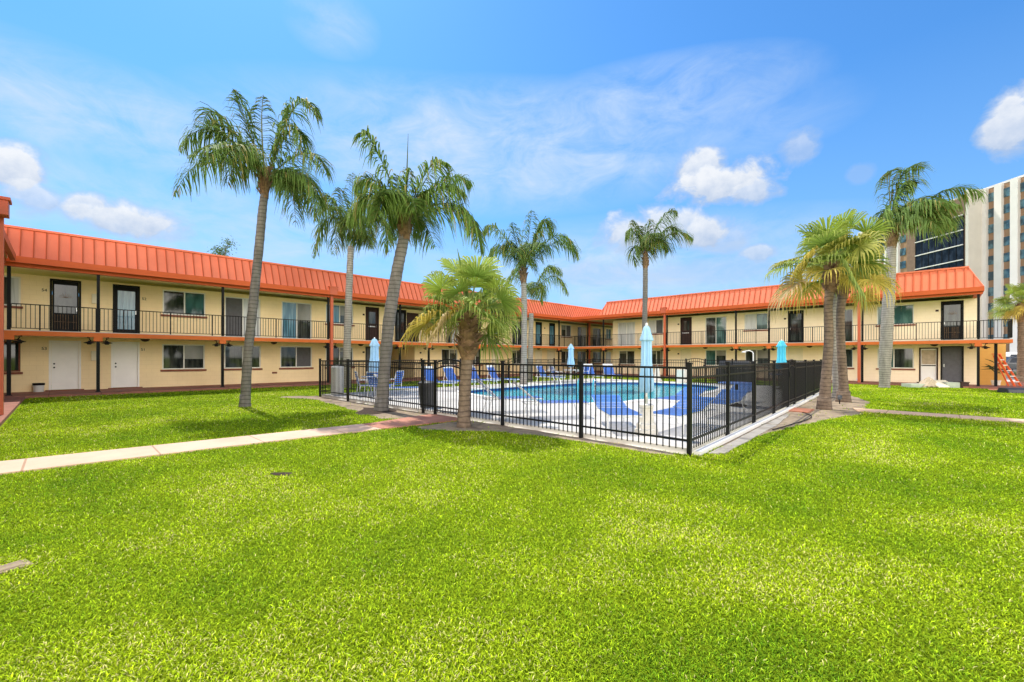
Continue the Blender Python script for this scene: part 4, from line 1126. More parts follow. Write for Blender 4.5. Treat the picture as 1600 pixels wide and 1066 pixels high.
def make_chair(label):
    t = thing('patio_chair', label, 'chair', (0,0,0), 0, 'strap armchairs at the patio tables')
    mb = MB()
    for k in range(7): y = -.2+.4*k/6; mb.box(y-.026,-.25,.41,y+.026,.25,.42)
    mb.build('seat', M['strap'], t, False)
    mb = MB()
    for k in range(6): d = .08+.40*k/5; mb.box(-.24-d*.25-.006,-.25,.42+d-.026,-.24-d*.25+.006,.25,.42+d+.026)
    mb.build('backrest', M['strap'], t, False)
    mb = MB()
    for s in (-1,1):
        mb.tube([(.25,s*.26,.41),(-.24,s*.26,.41),(-.37,s*.26,.95)],.015,6); mb.tube([(.28,s*.27,.62),(-.29,s*.27,.63)],.016,6)
        mb.tube([(.24,s*.26,.41),(.28,s*.27,.62)],.014,6)
    mb.tube([(-.37,-.26,.95),(-.37,.26,.95)],.015,6); mb.build('frame', M['frame'], t, False)
    for s in (-1,1):
        for x, dx in ((.24,.05),(-.24,-.06)):
            q = MB(); q.tube([(x,s*.26,.41),(x+dx,s*.27,0)],.014,6); q.build('leg', M['frame'], t, False)
    return t
ch = make_chair('blue strap armchair by the white drum in the left fence corner'); place(ch, 8.1, 15.75, A_R+.5)
def cc(label, x, y, a):
    o = copy_tree(ch); o['label'] = label; return place(o, x, y, a)
cc('blue strap armchair right beside the folded umbrella, behind the leaning palm', 9.1, 15.5, A_R+2.8)
cc('blue strap armchair on the near side of the left umbrella table', 8.2, 14.95, A_R+1.3)
cc('blue strap armchair left of the far umbrella table', 20.9, 16.6, -.4)
cc('blue strap armchair right of the far umbrella table', 22.75, 16.0, PI-.3)
def table(label, x, y, m='frame', ped=False):
    t = thing('patio_table', label, 'table', (x,y,DZ), 0)
    mb = MB(); mb.lathe([(.50,.70),(.52,.705),(.52,.725),(.50,.73)],24); mb.build('tabletop', M[m], t, False)
    if ped:
        mb = MB(); mb.tube([(0,0,.05),(0,0,.70)],.035,10); mb.build('pedestal', M['black'], t, False)
        mb = MB(); mb.lathe([(.30,0),(.30,.03),(.08,.07),(.04,.09)],16); mb.build('base', M['brown'], t, False)
    else:
        for k in range(4):
            a = PI/4+k*PI/2; q = MB(); q.tube([(.3*math.cos(a),.3*math.sin(a),.70),(.42*math.cos(a),.42*math.sin(a),0)],.016,6); q.build('leg', M['frame'], t, False)
    return t
table('white round table under the left folded umbrella', 8.68, 16.15)
table('white round table under the far folded umbrella', 21.85, 16.25)
table('dark round table on a pedestal by the right fence side', 14.75, 4.55, 'strapd', True)
table('dark round table under the turquoise umbrella in the far right corner', 24.0, 5.4, 'strapd', True)
def umbrella(label, x, y, z0, ztop, m='umb', sc=1.0, canopy_bottom=None):
    t = thing('patio_umbrella', label, 'umbrella', (x,y,z0), 0, 'folded umbrellas on the pool deck')
    H = ztop-z0; cb = canopy_bottom if canopy_bottom is not None else H-1.25
    mb = MB(); mb.tube([(0,0,0),(0,0,H-.04)],.021,10); mb.build('pole', M['frame'], t, False)
    mb = MB()
    prof = [(.09*sc,cb),(.15*sc,cb+.05),(.135*sc,cb+.3),(.105*sc,cb+.6),(.10*sc,H-.34),(.09*sc,H-.2),(.05*sc,H-.06)]
    mb.lathe(prof, 64, (0,0,0), 8, .32); mb.build('canopy', M[m], t, False, smooth=True)
    mb = MB(); prof = [(.145*sc,H-.30),(.15*sc,H-.27),(.105*sc,H-.16),(.07*sc,H-.04),(.03*sc,H)]
    mb.lathe(prof, 48, (0,0,0), 8, .16); mb.build('vent_cap', M[m], t, False, smooth=True)
    mb = MB(); mb.lathe([(.02,H-.01),(.028,H+.02),(.02,H+.05),(.004,H+.06)],10); mb.build('finial', M['frame'], t, False)
    return t
umbrella('large folded light blue umbrella in front, in a white cast stone base', 8.05, 4.14, DZ, 2.24, 'umb', .8, .82)
umbrella('folded light blue umbrella at the left end of the pool, beside the leaning palm', 8.68, 16.15, DZ, 2.33, 'umb', 1.25, .9)
umbrella('folded light blue umbrella at the far side of the pool', 21.85, 16.25, DZ, 2.40, 'umb', 1.25, .9)
umbrella('folded turquoise umbrella above the right fence side', 24.0, 5.4, DZ, 2.42, 'umbt', 1.35, .9)
t = thing('umbrella_base', 'white cast stone pedestal holding the large folded umbrella', 'umbrella base', (8.05,4.14,DZ))
mb = MB(); mb.lathe([(.235,0),(.235,.10),(.20,.12),(.20,.2),(.16,.24),(.125,.50),(.15,.53),(.15,.58),(.05,.60)],8); mb.build('pedestal', M['stone'], t, False, bevel=.006)
mb = MB(); mb.tube([(0,0,.58),(0,0,.74)],.03,10); mb.build('sleeve', M['aluminium'], t, False)

# bins, pool furniture
t = thing('trash_drum', 'tall pale grey ribbed drum in the left corner inside the fence', 'trash can', (7.62,17.15,DZ))
mb = MB(); mb.lathe([(.225,0),(.235,.03),(.235,1.0),(.22,1.04)],40,(0,0,0),20,.015); mb.build('body', M['whitebin'], t, False)
mb = MB(); mb.lathe([(.25,1.03),(.25,1.08),(.2,1.14),(.05,1.17)],24); mb.build('lid', M['whitebin'], t, False, smooth='auto')
t = thing('trash_can', 'dark grey trash can just inside the gate', 'trash can', (7.62,11.0,DZ))
mb = MB(); mb.lathe([(.20,0),(.25,.66),(.265,.68),(.265,.71),(.24,.72)],24); mb.build('body', M['bin'], t, False, smooth='auto')
mb = MB(); mb.lathe([(.27,.711),(.27,.74),(.18,.79),(.03,.80)],24); mb.build('lid', M['bin'], t, False, smooth='auto')
def rail_pair(label, x, y, dx, dy):
    t = thing('pool_handrail', label, 'handrail', (x,y,DZ), 0)
    d = Vector((dx,dy,0)).normalized(); s = Vector((-d.y,d.x,0))
    for sg in (-1,1):
        mb = MB(); o = s*.25*sg
        pts = [o-d*.35, o-d*.35+UP*.62, o-d*.22+UP*.78, o+UP*.80, o+d*.22+UP*.66, o+d*.42+UP*.1, o+d*.5-UP*.5]
        mb.tube(pts, .022, 8); mb.build('rail', M['steel'], t, False, smooth=True)
    mb = MB()
    for k in range(2): mb.bar(s*.24+d*.49-UP*(.18+.22*k), -s*.24+d*.49-UP*(.18+.22*k), .08, .03)
    mb.build('step', M['frame'], t, False)
rail_pair('polished grab rails of the pool ladder at the far left pool edge', 18.9, 15.35, 0, -1)
rail_pair('polished grab rails of the pool steps at the near pool edge', 12.0, 8.3, .75, .65)
def block(name, label, cat, x, y, w, d, h, m, z=DZ, rz=0, bev=.03):
    mb = MB(); mb.box(-w/2,-d/2,0,w/2,d/2,h); mb.box(-w/2-.02,-d/2-.02,h+.001,w/2+.02,d/2+.02,h+.04)
    o = mb.build(name, m, None, bevel=bev); o.location = (x,y,z); o.rotation_euler = (0,0,rz); return tag(o, label, cat)
block('pump_box', 'white square pump box at the far pool edge near the corner fence post', 'utility box', 25.2, 10.75, .45, .45, .75, M['stone'])
t = thing('umbrella_base', 'white cone shaped umbrella base standing empty at the far pool edge', 'umbrella base', (25.5,12.4,DZ))
mb = MB(); mb.lathe([(.28,0),(.28,.12),(.2,.2),(.11,.85),(.13,.9)],12); mb.build('pedestal', M['stone'], t, False); mb = MB(); mb.tube([(0,0,.9),(0,0,1.0)],.03,8); mb.build('sleeve', M['aluminium'], t, False)
def grill(label, x, y, w):
    t = thing('grill', label, 'barbecue grill', (x,y,0), PI/2)
    mb = MB(); mb.box(-w/2,-.3,.15,w/2,.3,.95); mb.build('cabinet', M['bin'], t, False, bevel=.02)
    mb = MB(); mb.add([(-w*.42,-.3,.97),(w*.42,-.3,.97),(w*.42,.3,.97),(-w*.42,.3,.97),(-w*.42,-.2,1.3),(w*.42,-.2,1.3),(w*.42,.18,1.42),(-w*.42,.18,1.42)],[(4,5,6,7),(0,1,5,4),(1,2,6,5),(2,3,7,6),(3,0,4,7)]); mb.build('lid', M['bin'], t, False, bevel=.04)
    for s in (-1,1):
        for q in (-1,1):
            mb = MB(); mb.tube([(s*w*.44,q*.24,0),(s*w*.44,q*.24,.16)],.05,8); mb.build('foot', M['black'], t, False)
grill('wide dark covered barbecue grill beyond the far fence gate', 27.6, 8.6, 2.0)
grill('narrower dark covered barbecue grill in front of the right wing window', 27.8, 5.4, 1.2)
t = thing('outdoor_shower', 'white outdoor shower post with bent head inside the right fence side', 'shower', (21.0,5.8,DZ))
mb = MB(); mb.tube([(0,0,0),(0,0,1.7),(-.03,.02,1.74)],.022,10); mb.build('post', M['frame'], t, False)
mb = MB(); mb.tube([(-.03,.02,1.76),(-.14,.13,1.82),(-.28,.27,1.78)],.02,8); mb.lathe([(.02,1.79),(.09,1.75),(.09,1.73)],12,(-.3,.29,0)); mb.build('shower_head', M['frame'], t, False)

# ------------------------------------------------------------------ bucket, ladder, boards, sprinkler things
a = lx(61)
t = thing('bucket', 'white paint bucket with black rim beside white door 53', 'bucket', (a, WY-.35, Z1))
mb = MB(); mb.lathe([(.15,0),(.17,.30)],20); mb.build('body', M['whitebin'], t, False, smooth='auto')
mb = MB(); mb.lathe([(.178,.28),(.185,.30),(.185,.37),(.16,.375)],20); mb.build('rim', M['black'], t, False, smooth='auto')
# stepladder
lb = pt(1560, 24.3, z=0)
t = thing('stepladder', 'orange fibreglass stepladder by the stair wall at the right end', 'ladder', (lb.x, lb.y, .03), A_R-1.25+PI)
H = 1.78
for s in (-1,1):
    mb = MB(); mb.bar((-.80,s*.28,0),(.05,s*.19,H),.035,.09,(1,0,0)); mb.build('side_rail', M['orange'], t, False)
    mb = MB(); mb.bar((-.55,s*.27,0),(.14,s*.15,H-.06),.03,.06,(1,0,0)); mb.build('rear_leg', M['orange'], t, False)
    for x in (-.80,-.55):
        mb = MB(); mb.box(x-.05,s*.27-.035,0,x+.05,s*.27+.035,.05); mb.build('foot', M['black'], t, False)
for k in range(5):
    f = (k+1)/6; x = lerp(-.80,.05,f); w_ = lerp(.28,.19,f)-.026
    mb = MB(); mb.box(x-.06,-w_,H*f-.02,x+.05,w_,H*f+.02); mb.build('step', M['stone'], t, False)
for k in range(3):
    f = (k+1)/4; x = lerp(-.55,.14,f); w_ = lerp(.27,.15,f)-.016
    mb = MB(); mb.bar((x,-w_,H*f),(x,w_,H*f),.025); mb.build('brace', M['aluminium'], t, False)
mb = MB(); mb.box(-.06,-.2,H+.0,.2,.2,H+.05); mb.build('top_cap', M['orange'], t, False, bevel=.012)
# building scraps
def board(label, px, D, w, d, h, rz, m, tilt=0, z=.0, cat='board'):
    mb = MB(); mb.box(-w/2,-d/2,0,w/2,d/2,h); o = mb.build('board', m, None, bevel=.006)
    p = pt(px, D, z=z); o.location = p; o.rotation_euler = (tilt, 0, rz); return tag(o, label, cat)
board('flat grey board lying leftmost among the scraps before the right wing doors', 1428, 24.0, .85, .6, .20, A_R, M['greyboard'])
board('tilted cream board leaning on the crumpled sheet by the dark doorway', 1472, 23.8, 1.05, .7, .06, A_R+.1, M['offwhite'], .5, .17)
board('tan board lying under the tilted cream one', 1464, 24.0, 1.3, .6, .15, A_R-.2, M['cardboard'])
board('grey green panel edge on, right of the tilted cream board', 1490, 23.7, .85, .5, .30, A_R, M['greyboard'])
o = block('crate', 'small dark open crate rightmost of the scraps, below the dark door', 'crate', pt(1502,23.6,z=0).x, pt(1502,23.6,z=0).y, .42, .42, .28, M['brown'], 0, A_R, .005)
rnd = random.Random(3); mb = MB(); g = 10
p = pt(1450,23.9,z=0); vs = []
for i in range(g):
    for j in range(g):
        u_, v_ = i/(g-1)-.5, j/(g-1)-.5; hh = max(0,+.50*(1-4*u_*u_)*(1-4*v_*v_)) + rnd.uniform(-.08,.10)
        vs.append((u_*1.1+rnd.uniform(-.03,.03), v_*.55, max(.005,hh)))
mb.add(vs, [(i*g+j,(i+1)*g+j,(i+1)*g+j+1,i*g+j+1) for i in range(g-1) for j in range(g-1)])
o = mb.build('crumpled_sheet', M['cardboard'], None); o.location = p; o.rotation_euler = (0,0,A_R); tag(o, 'crumpled tan sheet heaped among boards by the screen door', 'sheet')
# dark parking stop, lower right lawn edge
mb = MB(); prof = [(-.30,0),(-.24,.17),(-.12,.23),(.20,.23),(.30,.0)]
vs = [(y,-1.0,z) for y,z in prof]+[(y,1.0,z) for y,z in prof]; k = len(prof)
mb.add(vs, [tuple(range(k)),tuple(range(2*k-1,k-1,-1))]+[(i,i+k,(i+1)%k+k,(i+1)%k) for i in range(k)])
o = mb.build('wheel_stop', M['bin'], None, bevel=.03); p = pt(1604, 20.2, z=0); o.location = (p.x,p.y,0); o.rotation_euler=(0,0,A_F-.1); tag(o, 'dark grey wedge block on the grass at the right edge', 'parking block')
# sprinkler valve and bare spot in the lawn
def spot(name, x, y, rx, ry_, m, z):
    rr = random.Random(int(x*100)); pts = []
    for k in range(22):
        a = 2*PI*k/22; q = rr.uniform(.6,1.15); pts.append((x+rx*q*math.cos(a)*ST*1.0+ry_*q*math.sin(a)*CT, y-rx*q*math.cos(a)*CT+ry_*q*math.sin(a)*ST))
    return tess(name, [pts], z, m, .004)
p = pt(441, 6.02, z=0); spot('soil_patch', p.x, p.y, .19, .11, M['mulch'], .006)
p = pt(14, 3.32, z=0)
t = thing('valve_cover', 'tan valve box lid sunk in the lawn at the left edge', 'valve cover', (p.x-.05,p.y,.0), .3)
mb = MB(); mb.box(-.13,-.06,0,.13,.06,.022); mb.build('lid', M['dirt'], t, False, bevel=.01); mb = MB(); mb.box(-.16,-.085,-.02,.16,.085,.014); mb.build('rim', M['dirt'], t, False)
for lab, px_, D_ in (('small black landscape spotlight at the foot of the brown fan palm', 1312, 15.2), ('small white sprinkler head by the rust red post of the right wing', 1340, 27.5)):
    p = pt(px_, D_, z=0); wht = 'white' in lab
    t = thing('garden_spotlight' if not wht else 'sprinkler_head', lab, 'spotlight' if not wht else 'sprinkler', (p.x,p.y,0))
    mb = MB(); mb.tube([(0,0,0),(0,0,.16)],.018,6); mb.build('stake', M['black'], t, False)
    mb = MB(); mb.tube([(-.05,0,.15),(.0,0,.2),(.09,0,.26)],[.03,.06,.07],10); mb.build('head', M['bin' if not wht else 'frame'], t, False)
# garden hose on the soil
hp = [(10.9,2.62),(12.2,2.5),(13.2,2.42),(14.0,2.45),(14.6,2.62),(14.9,2.85),(14.4,2.75),(13.2,2.6),(12,2.7),(10.6,2.75)]
mb = MB(); mb.tube([(x,y,.028) for x,y in [tuple(v) for v in catmull([(a,b,) for a,b in hp],6)][:-30]],.012,6); o = mb.build('garden_hose', M['black'], None, smooth=True); tag(o,'black hose loosely looped on the soil outside the right fence side','hose')

# ------------------------------------------------------------------ vehicles at the right edge, low shrubs
def car(label, cat, name, loc, rz, m, kind='suv'):
    t = thing(name, label, cat, loc, rz)
    if kind == 'suv':
        prof = [(-2.25,.45),(-2.3,.75),(-2.25,1.0),(-2.0,1.62),(-1.7,1.74),(.2,1.74),(.55,1.66),(1.05,1.12),(2.1,.98),(2.28,.8),(2.3,.45)]
    else:
        prof = [(-2.6,.45),(-2.6,2.0),(-2.5,2.25),(1.2,2.28),(1.5,2.2),(2.1,1.3),(2.6,1.15),(2.65,.45)]
    W = .92 if kind=='suv' else .98; k = len(prof)
    mb = MB()
    def wd(z): return W if z < 1.05 else W - (z-1.05)*.22
    vs = [(x,-wd(z),z) for x,z in prof]+[(x,wd(z),z) for x,z in prof]
    mb.add(vs, [tuple(range(k)),tuple(range(2*k-1,k-1,-1))]+[(i,i+k,(i+1)%k+k,(i+1)%k) for i in range(k)])
    mb.build('body', m, t, False, bevel=.06)
    zz = (1.12,1.60) if kind=='suv' else (1.35,2.0)
    for s in (-1,1):
        for x0,x1 in (((-1.85,-.9),(-.8,.0),(.1,.75)) if kind=='suv' else ((.5,1.4),)):
            mb = MB(); y0 = s*(wd(zz[0])+.008); y1 = s*(wd(zz[1])+.008)
            mb.quad((x0,y0,zz[0]),(x1,y0,zz[0]),(x1-(.25 if x1>.5 else 0),y1,zz[1]),(x0+(.1 if x0<-1.5 else 0),y1,zz[1])); mb.build('window', M['tower_glass'], t, False)
    for x in (-1.4,1.4):
        for s in (-1,1):
            mb = MB(); mb.tube([(x,s*(W-.2),.35),(x,s*(W+.02),.35)],.35,18); wh = mb.build('wheel', M['tyre'], t, False)
            mb = MB(); mb.tube([(x,s*(W+.0),.35),(x,s*(W+.03),.35)],.22,14); mb.build('rim', M['aluminium'], wh, False)
    for s in (-1,1):
        x = prof[-2][0] if kind=='suv' else 2.62
        mb = MB(); mb.box(x-.05,s*.62-.16,.72,x+.035,s*.62+.16,.88); mb.build('headlight', M['frame'], t, False)
p = pt(1583, 44, z=0); car('dark blue parked car glimpsed between the stair wall and the right edge palm', 'car', 'parked_car', (p.x,p.y,.02), A_F+1.2, M['carb'])
p = pt(1590, 52, z=0); car('white van parked behind the dark car at the right edge', 'van', 'parked_van', (p.x,p.y,.02), A_F+1.3, M['carw'], 'van')
rnd = random.Random(31)
for i, (px_, D_, lab) in enumerate(((1586,36,'small grey green shrub left one below the dark parked car'),(1594,36.5,'small grey green shrub in front of the palm trunk at the right edge'))):
    p = pt(px_, D_, z=0); t = thing('shrub', lab, 'shrub', (p.x,p.y,0), 0, 'low shrubs by the parking court')
    mb = MB()
    for k in range(420):
        d = Vector((rnd.gauss(0,1),rnd.gauss(0,1),abs(rnd.gauss(0,.8)))).normalized(); q = Vector((d.x*.38,d.y*.38,.05+d.z*.42))*rnd.uniform(.5,1); s = d.orthogonal().normalized()
        add_strip(mb, [p+q, p+q+d*.05, p+q+d*.12],[.015,.05,.008], s, colmix(rnd,(.22,.27,.14),.4))
    mb.build('foliage', M['leaf'], t, col=True)
    mb = MB(); mb.tube([p, p+UP*.25],.02,6); mb.build('stem', M['barkb'], t)
# potted plant against the stair wall
p = Vector((36.9,-2.3,.0)); t = thing('potted_plant', 'spiky dark plant in front of the ochre stair wall behind the ladder', 'plant', (p.x,p.y,.02))
mb = MB(); mb.lathe([(.16,0),(.2,.3),(.22,.31),(.2,.33)],14); mb.build('pot', M['stone'], t, False)
mb = MB(); mb.tube([(0,0,.3),(0.02,0,1.0)],.03,6); mb.build('stem', M['barkb'], t, False)
mb = MB()
for k in range(26):
    a = k*2.4; e = rnd.uniform(-.3,1.0); d = Vector((math.cos(a)*math.cos(e),math.sin(a)*math.cos(e),math.sin(e))); q = Vector((0,0,rnd.uniform(.7,1.3)))
    add_strip(mb, [q,q+d*.3,q+d*.62-UP*.08],[.03,.07,.01], d.orthogonal().normalized(), colmix(rnd,(.035,.055,.02),.4))
mb.build('foliage', M['leaf'], t, False, col=True)

# ------------------------------------------------------------------ grass blades (one uncountable mass)
def grass():
    rg = np.random.default_rng(4)
    Dg = np.linspace(.8, 36, 4000)
    rho = 1/(1+(Dg/3.0)**2.3)*(Dg*2.44+1.6)
    cdf = np.cumsum(rho); cdf /= cdf[-1]
    n = 900000
    D = np.interp(rg.random(n), cdf, Dg); l = (rg.random(n)*2-1)*(D*1.22+.8)
    x = D*CT + l*ST; y = D*ST - l*CT
    keep = np.ones(len(x), bool)
    # keep clear of enclosure, paths, walks, soil
    def inside(poly):
        r = np.zeros(len(x), bool); k = len(poly)
        for i in range(k):
            (x0,y0),(x1,y1) = poly[i], poly[(i+1)%k]
            c = ((y0 > y) != (y1 > y))
            r ^= c & (x < (x1-x0)*(y-y0)/((y1-y0) if y1 != y0 else 1e-9)+x0)
        return r
    for poly in BARE: keep &= ~(inside(poly) & (rg.random(len(x)) < .985))
    keep &= ~inside([(p.x,p.y) for p in inner])
    keep &= ~((y > FY-.60)) & ~(x > FX-.6) & ~((x < -.95) & (y > 7.9))
    sp = pt(441,6.02,z=0); keep &= ~(((x-sp.x)**2+(y-sp.y)**2) < .022)
    x, y, D = x[keep], y[keep], D[keep]; n = len(x)
    far = np.clip(.62+D/7.5, .75, 4.0)
    h = (.016 + .022*rg.random(n))*np.clip(.62+D/12,.7,1.6)
    w = (.0034 + .0034*rg.random(n))*far
    a = rg.random(n)*2*np.pi
    lean = .3 + 1.2*rg.random(n)
    dx, dy = np.cos(a), np.sin(a); sxv, syv = -dy, dx
    b0 = np.stack([x,y,np.full(n,-.004)],1)
    side = np.stack([sxv,syv,np.zeros(n)],1)
    dirv = np.stack([dx,dy,np.zeros(n)],1)
    up = np.array([0,0,1.0])
    mid = b0 + dirv*(h*lean*.52)[:,None] + up*(h*.68)[:,None]
    tip = b0 + dirv*(h*lean*1.05)[:,None] + up*(h*np.clip(1.05-.22*lean,.5,1))[:,None]
    V = np.empty((n,5,3))
    V[:,0] = b0 - side*w[:,None]*.5; V[:,1] = b0 + side*w[:,None]*.5
    V[:,2] = mid + side*w[:,None]*.5; V[:,3] = mid - side*w[:,None]*.5; V[:,4] = tip
    # colour: broad drifts of lime, green and straw
    patch = np.array([mnoise.noise(Vector((xx*.55,yy*.55,.3)))*1.5+mnoise.noise(Vector((xx*1.9,yy*1.9,2.3)))*.8 for xx,yy in zip(x,y)])
    cl = np.array([mnoise.noise(Vector((xx*.5,yy*.5,0))) for xx,yy in zip(np.round(x*4)/4,np.round(y*4)/4)]) if False else (np.sin(x*1.3+np.sin(y*.9)*1.7)*np.cos(y*1.1+np.sin(x*.7)*1.9))
    fine = rg.random(n)
    g = np.array([.115,.255,.007]); lm = np.array([.52,.63,.016]); st = np.array([.82,.74,.27])
    k = np.clip(.50+.32*patch+.55*(fine-.5),0,1)[:,None]
    c = g*(1-k)+lm*k
    c = c*np.exp(rg.normal(0,.36,n))[:,None]
    straw = (rg.random(n) < np.clip(.05+.22*(patch-.2),.02,.45))[:,None]
    c = np.where(straw, st*(.7+.5*rg.random(n))[:,None], c)
    cc_ = np.ones((n,5,4), np.float32); cc_[:,:,:3] = c[:,None,:]
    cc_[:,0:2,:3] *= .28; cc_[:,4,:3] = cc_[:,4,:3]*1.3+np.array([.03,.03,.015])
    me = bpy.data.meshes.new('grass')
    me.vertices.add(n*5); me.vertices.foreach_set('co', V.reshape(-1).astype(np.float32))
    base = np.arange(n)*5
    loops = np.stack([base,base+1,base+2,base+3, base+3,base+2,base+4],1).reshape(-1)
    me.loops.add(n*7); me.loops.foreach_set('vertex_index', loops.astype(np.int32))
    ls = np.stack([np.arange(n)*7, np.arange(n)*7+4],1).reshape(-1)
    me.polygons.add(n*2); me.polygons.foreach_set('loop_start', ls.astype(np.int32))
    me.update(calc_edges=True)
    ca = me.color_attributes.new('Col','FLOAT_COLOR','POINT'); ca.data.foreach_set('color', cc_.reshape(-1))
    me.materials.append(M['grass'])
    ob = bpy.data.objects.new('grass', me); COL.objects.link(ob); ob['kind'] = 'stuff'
    ob['label'] = 'short bright green lawn grass covering the courtyard'; ob['category'] = 'grass'
grass()

# ------------------------------------------------------------------ sun, sky with clouds, camera
sun_to = Vector((.09,.48,.87)).normalized()
el = math.asin(sun_to.z); az = math.atan2(sun_to.x, sun_to.y)
sl = bpy.data.lights.new('sun','SUN'); sl.energy = 5.0; sl.angle = math.radians(.53); sl.color = (1,.95,.87)
so = bpy.data.objects.new('sun', sl); COL.objects.link(so); so.rotation_euler = (-sun_to).to_track_quat('-Z','Y').to_euler(); so.location = (0,0,40)

wd_ = bpy.data.worlds.new('World'); scene.world = wd_; wd_.use_nodes = True
nt = wd_.node_tree; bg = nt.nodes['Background']
sky = N(nt,'ShaderNodeTexSky', sky_type='NISHITA'); sky.sun_disc = False; sky.sun_elevation = el; sky.sun_rotation = az; sky.air_density = 1.0; sky.dust_density = .6; sky.ozone_density = 2.0
tc = N(nt,'ShaderNodeTexCoord'); sep = N(nt,'ShaderNodeSeparateXYZ'); nt.links.new(tc.outputs['Generated'], sep.inputs[0])
def MA(op, a, b=None, c=None, clamp=False):
    n_ = N(nt,'ShaderNodeMath',operation=op); n_.use_clamp = clamp
    for i, v in enumerate((a,b,c)):
        if v is None: continue
        if isinstance(v,(int,float)): n_.inputs[i].default_value = v
        else: nt.links.new(v, n_.inputs[i])
    return n_.outputs[0]
azs = MA('ARCTAN2', sep.outputs[0], sep.outputs[1])           # compass bearing from +y
els = MA('ARCSINE', sep.outputs[2])
def cloud_dir(px, py):
    p = pt(px, 1.0, py); d = Vector((p.x,p.y,p.z-EYE)).normalized()
    return math.atan2(d.x,d.y), math.asin(d.z)
cv = N(nt,'ShaderNodeCombineXYZ'); nt.links.new(azs,cv.inputs[0]); nt.links.new(els,cv.inputs[1])
def noise_(scale, detail=6, rough=.55, dist=0, st=(1,1,1), off=(0,0,0)):
    mp = N(nt,'ShaderNodeMapping'); mp.inputs['Scale'].default_value = st; mp.inputs['Location'].default_value = off
    nt.links.new(cv.outputs[0], mp.inputs['Vector'])
    n_ = N(nt,'ShaderNodeTexNoise'); n_.inputs['Scale'].default_value = scale; n_.inputs['Detail'].default_value = detail; n_.inputs['Roughness'].default_value = rough; n_.inputs['Distortion'].default_value = dist
    nt.links.new(mp.outputs[0], n_.inputs['Vector']); return n_.outputs['Fac']
puff = noise_(16, 7, .58, .3, (1,1.25,1))
puff2 = noise_(38, 5, .6)
warp = MA('MULTIPLY', MA('SUBTRACT', puff, .5), 2.0)
total = None; shade = None
clouds = [  # bearing px, height px, half width, half height, strength (surveyed cumulus)
 (1120,288,106,38,1.0),(1095,262,60,34,.95),(1175,296,60,26,.9),(1252,232,38,32,.55),(1575,195,60,60,.95),(1640,160,80,60,.9),(985,364,70,32,.9),(1045,352,70,36,.9),(1100,360,60,32,.95),(1190,394,38,18,.7),(1342,272,30,18,.30),
 (25,262,80,46,1.0),(50,305,60,36,.75),(190,342,105,34,.95),(140,322,50,28,.9),(250,365,60,16,.5),(1130,375,60,25,.5),(560,350,60,20,.25),(940,430,120,22,.28),(1110,425,140,26,.30)]
for (px,py,hw,hh,s_) in clouds:
    a0,e0 = cloud_dir(px,py); a1,_ = cloud_dir(px+hw,py); _,e1 = cloud_dir(px,py-hh)
    A = MA('DIVIDE', MA('SUBTRACT',azs,a0), abs(a1-a0)); B = MA('DIVIDE', MA('SUBTRACT',els,e0), abs(e1-e0))
    # flatter bases: stretch the lower half
    r2 = MA('ADD', MA('MULTIPLY',A,A), MA('MULTIPLY',B,B))
    body = MA('SUBTRACT', MA('MULTIPLY', MA('ADD', 1.0, MA('MULTIPLY', warp, .85)), 1.0), MA('SQRT', r2))
    dens = MA('MULTIPLY', MA('MULTIPLY', body, 2.2, clamp=True), s_)
    total = dens if total is None else MA('MAXIMUM', total, dens)
    lit = MA('MULTIPLY_ADD', B, .35, .55)
    sh = MA('MULTIPLY', dens, lit); shade = sh if shade is None else MA('MAXIMUM', shade, sh)
# high thin veils
ci = noise_(3.2, 7, .6, .8, (1,3.4,1), (3.1,.4,0)); ci2 = noise_(7, 7, .66, .7, (1,2.0,1), (1,5,0))
veil = MA('MULTIPLY', MA('SUBTRACT', ci, .42), 3.2, clamp=True)
def band(px,py,hw,hh,s_):
    a0,e0 = cloud_dir(px,py); a1,_ = cloud_dir(px+hw,py); _,e1 = cloud_dir(px,py-hh)
    A = MA('DIVIDE', MA('SUBTRACT',azs,a0), abs(a1-a0)); B = MA('DIVIDE', MA('SUBTRACT',els,e0), abs(e1-e0))
    r2 = MA('ADD', MA('MULTIPLY',A,A), MA('MULTIPLY',B,B)); return MA('MULTIPLY', MA('SUBTRACT', 1.0, MA('MULTIPLY',r2,.8), clamp=True), s_)
vb = None
for bnd in ((760,235,420,110,1.0),(1020,170,260,80,.8),(180,190,360,90,.9),(300,350,420,90,.8),(980,420,520,80,.9),(520,40,70,55,.5),(1150,200,200,60,.4)):
    q = band(*bnd); vb = q if vb is None else MA('MAXIMUM', vb, q)
veil = MA('MULTIPLY', MA('ADD', MA('ADD', MA('MULTIPLY', veil, .45), .16), MA('MULTIPLY', MA('SUBTRACT', ci2, .36), 2.0, clamp=True)), vb, clamp=True)
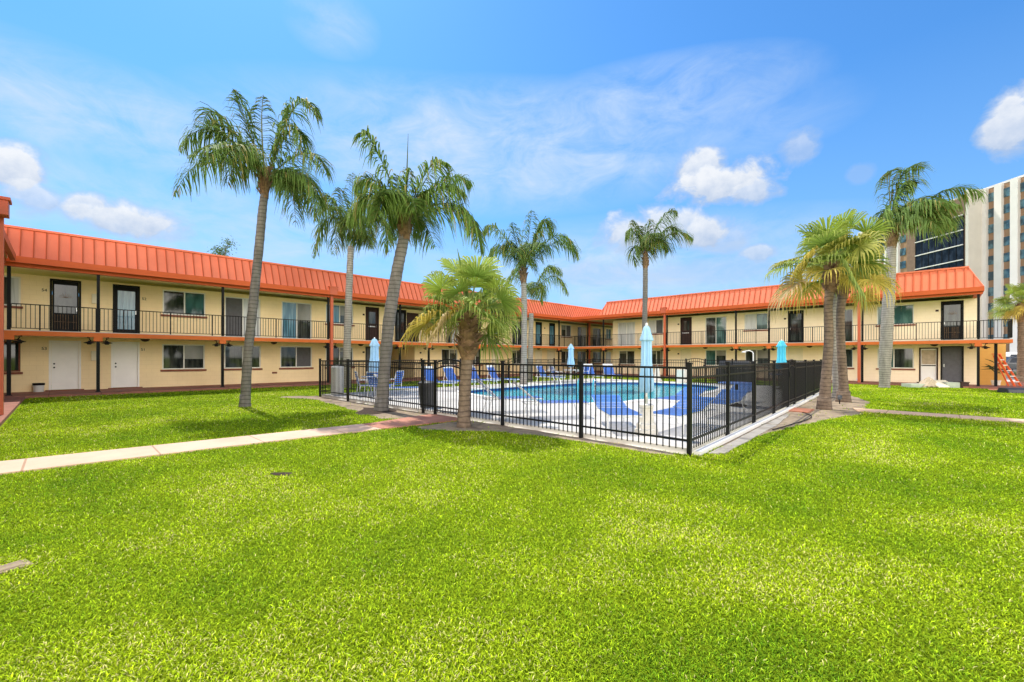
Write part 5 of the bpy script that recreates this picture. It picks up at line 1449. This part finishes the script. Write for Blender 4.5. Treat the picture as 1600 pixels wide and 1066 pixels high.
# haze towards the horizon
hz = MA('MULTIPLY', MA('SUBTRACT', 1.0, MA('DIVIDE', els, .50), clamp=True), .62)
tint = N(nt,'ShaderNodeMix',data_type='RGBA',blend_type='MULTIPLY'); tint.inputs['Factor'].default_value = 1; tint.inputs['B'].default_value = (.56,1.17,1.66,1)
nt.links.new(sky.outputs[0], tint.inputs['A'])
def mixc(fac, a, col):
    m_ = N(nt,'ShaderNodeMix',data_type='RGBA'); nt.links.new(fac, m_.inputs['Factor']); nt.links.new(a, m_.inputs['A'])
    if isinstance(col, tuple): m_.inputs['B'].default_value = (*col,1)
    else: nt.links.new(col, m_.inputs['B'])
    return m_.outputs['Result']
STR = .13
k_ = 1/STR
c = mixc(hz, tint.outputs['Result'], (.36*k_,.60*k_,.93*k_))
c = mixc(veil, c, (.66*k_,.80*k_,.98*k_))
crp = N(nt,'ShaderNodeValToRGB'); crp.color_ramp.elements[0].position=.2; crp.color_ramp.elements[1].position=.75
crp.color_ramp.elements[0].color=(.50,.61,.80,1); crp.color_ramp.elements[1].color=(.93,.95,.98,1)
nt.links.new(MA('ADD', shade, MA('MULTIPLY', MA('SUBTRACT',puff2,.5), .7)), crp.inputs['Fac'])
sc_ = N(nt,'ShaderNodeVectorMath',operation='SCALE'); sc_.inputs['Scale'].default_value = k_; nt.links.new(crp.outputs['Color'], sc_.inputs[0])
c = mixc(MA('MULTIPLY', total, .95, clamp=True), c, sc_.outputs[0])
# unseen bright cloud fill, added behind the viewpoint to brighten the shaded facades
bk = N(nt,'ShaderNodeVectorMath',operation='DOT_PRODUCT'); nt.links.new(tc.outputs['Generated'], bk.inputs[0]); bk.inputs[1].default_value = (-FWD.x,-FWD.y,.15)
filln = noise_(2.2, 6, .6, .6, (1,1.5,1), (7,2,0))
bfac = MA('MULTIPLY', MA('MULTIPLY', MA('SUBTRACT', .80, els), 2.2, clamp=True), MA('MULTIPLY', MA('MULTIPLY', MA('SUBTRACT', bk.outputs['Value'], .05), 2.5, clamp=True), MA('MULTIPLY', MA('SUBTRACT', filln, .28), 4.0, clamp=True)))
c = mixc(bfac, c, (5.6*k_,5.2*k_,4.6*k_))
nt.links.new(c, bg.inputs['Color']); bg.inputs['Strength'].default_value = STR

cam = bpy.data.cameras.new('camera'); cam.sensor_width = 36; cam.lens = 36*FOC/1600; cam.shift_y = 24.6/1600; cam.clip_end = 3000; cam.clip_start = .05
co = bpy.data.objects.new('camera', cam); COL.objects.link(co); scene.camera = co
co.matrix_world = Matrix.Translation((0,0,EYE)) @ Matrix.Rotation(TH-PI/2,4,'Z') @ Matrix.Rotation(PI/2,4,'X') @ Matrix.Rotation(math.radians(.129),4,'Z')
scene.view_settings.view_transform = 'Standard'; scene.view_settings.look = 'None'; scene.view_settings.exposure = 0; scene.view_settings.gamma = 1
scene.cycles.max_bounces = 6; scene.cycles.transparent_max_bounces = 12; scene.cycles.use_denoising = True
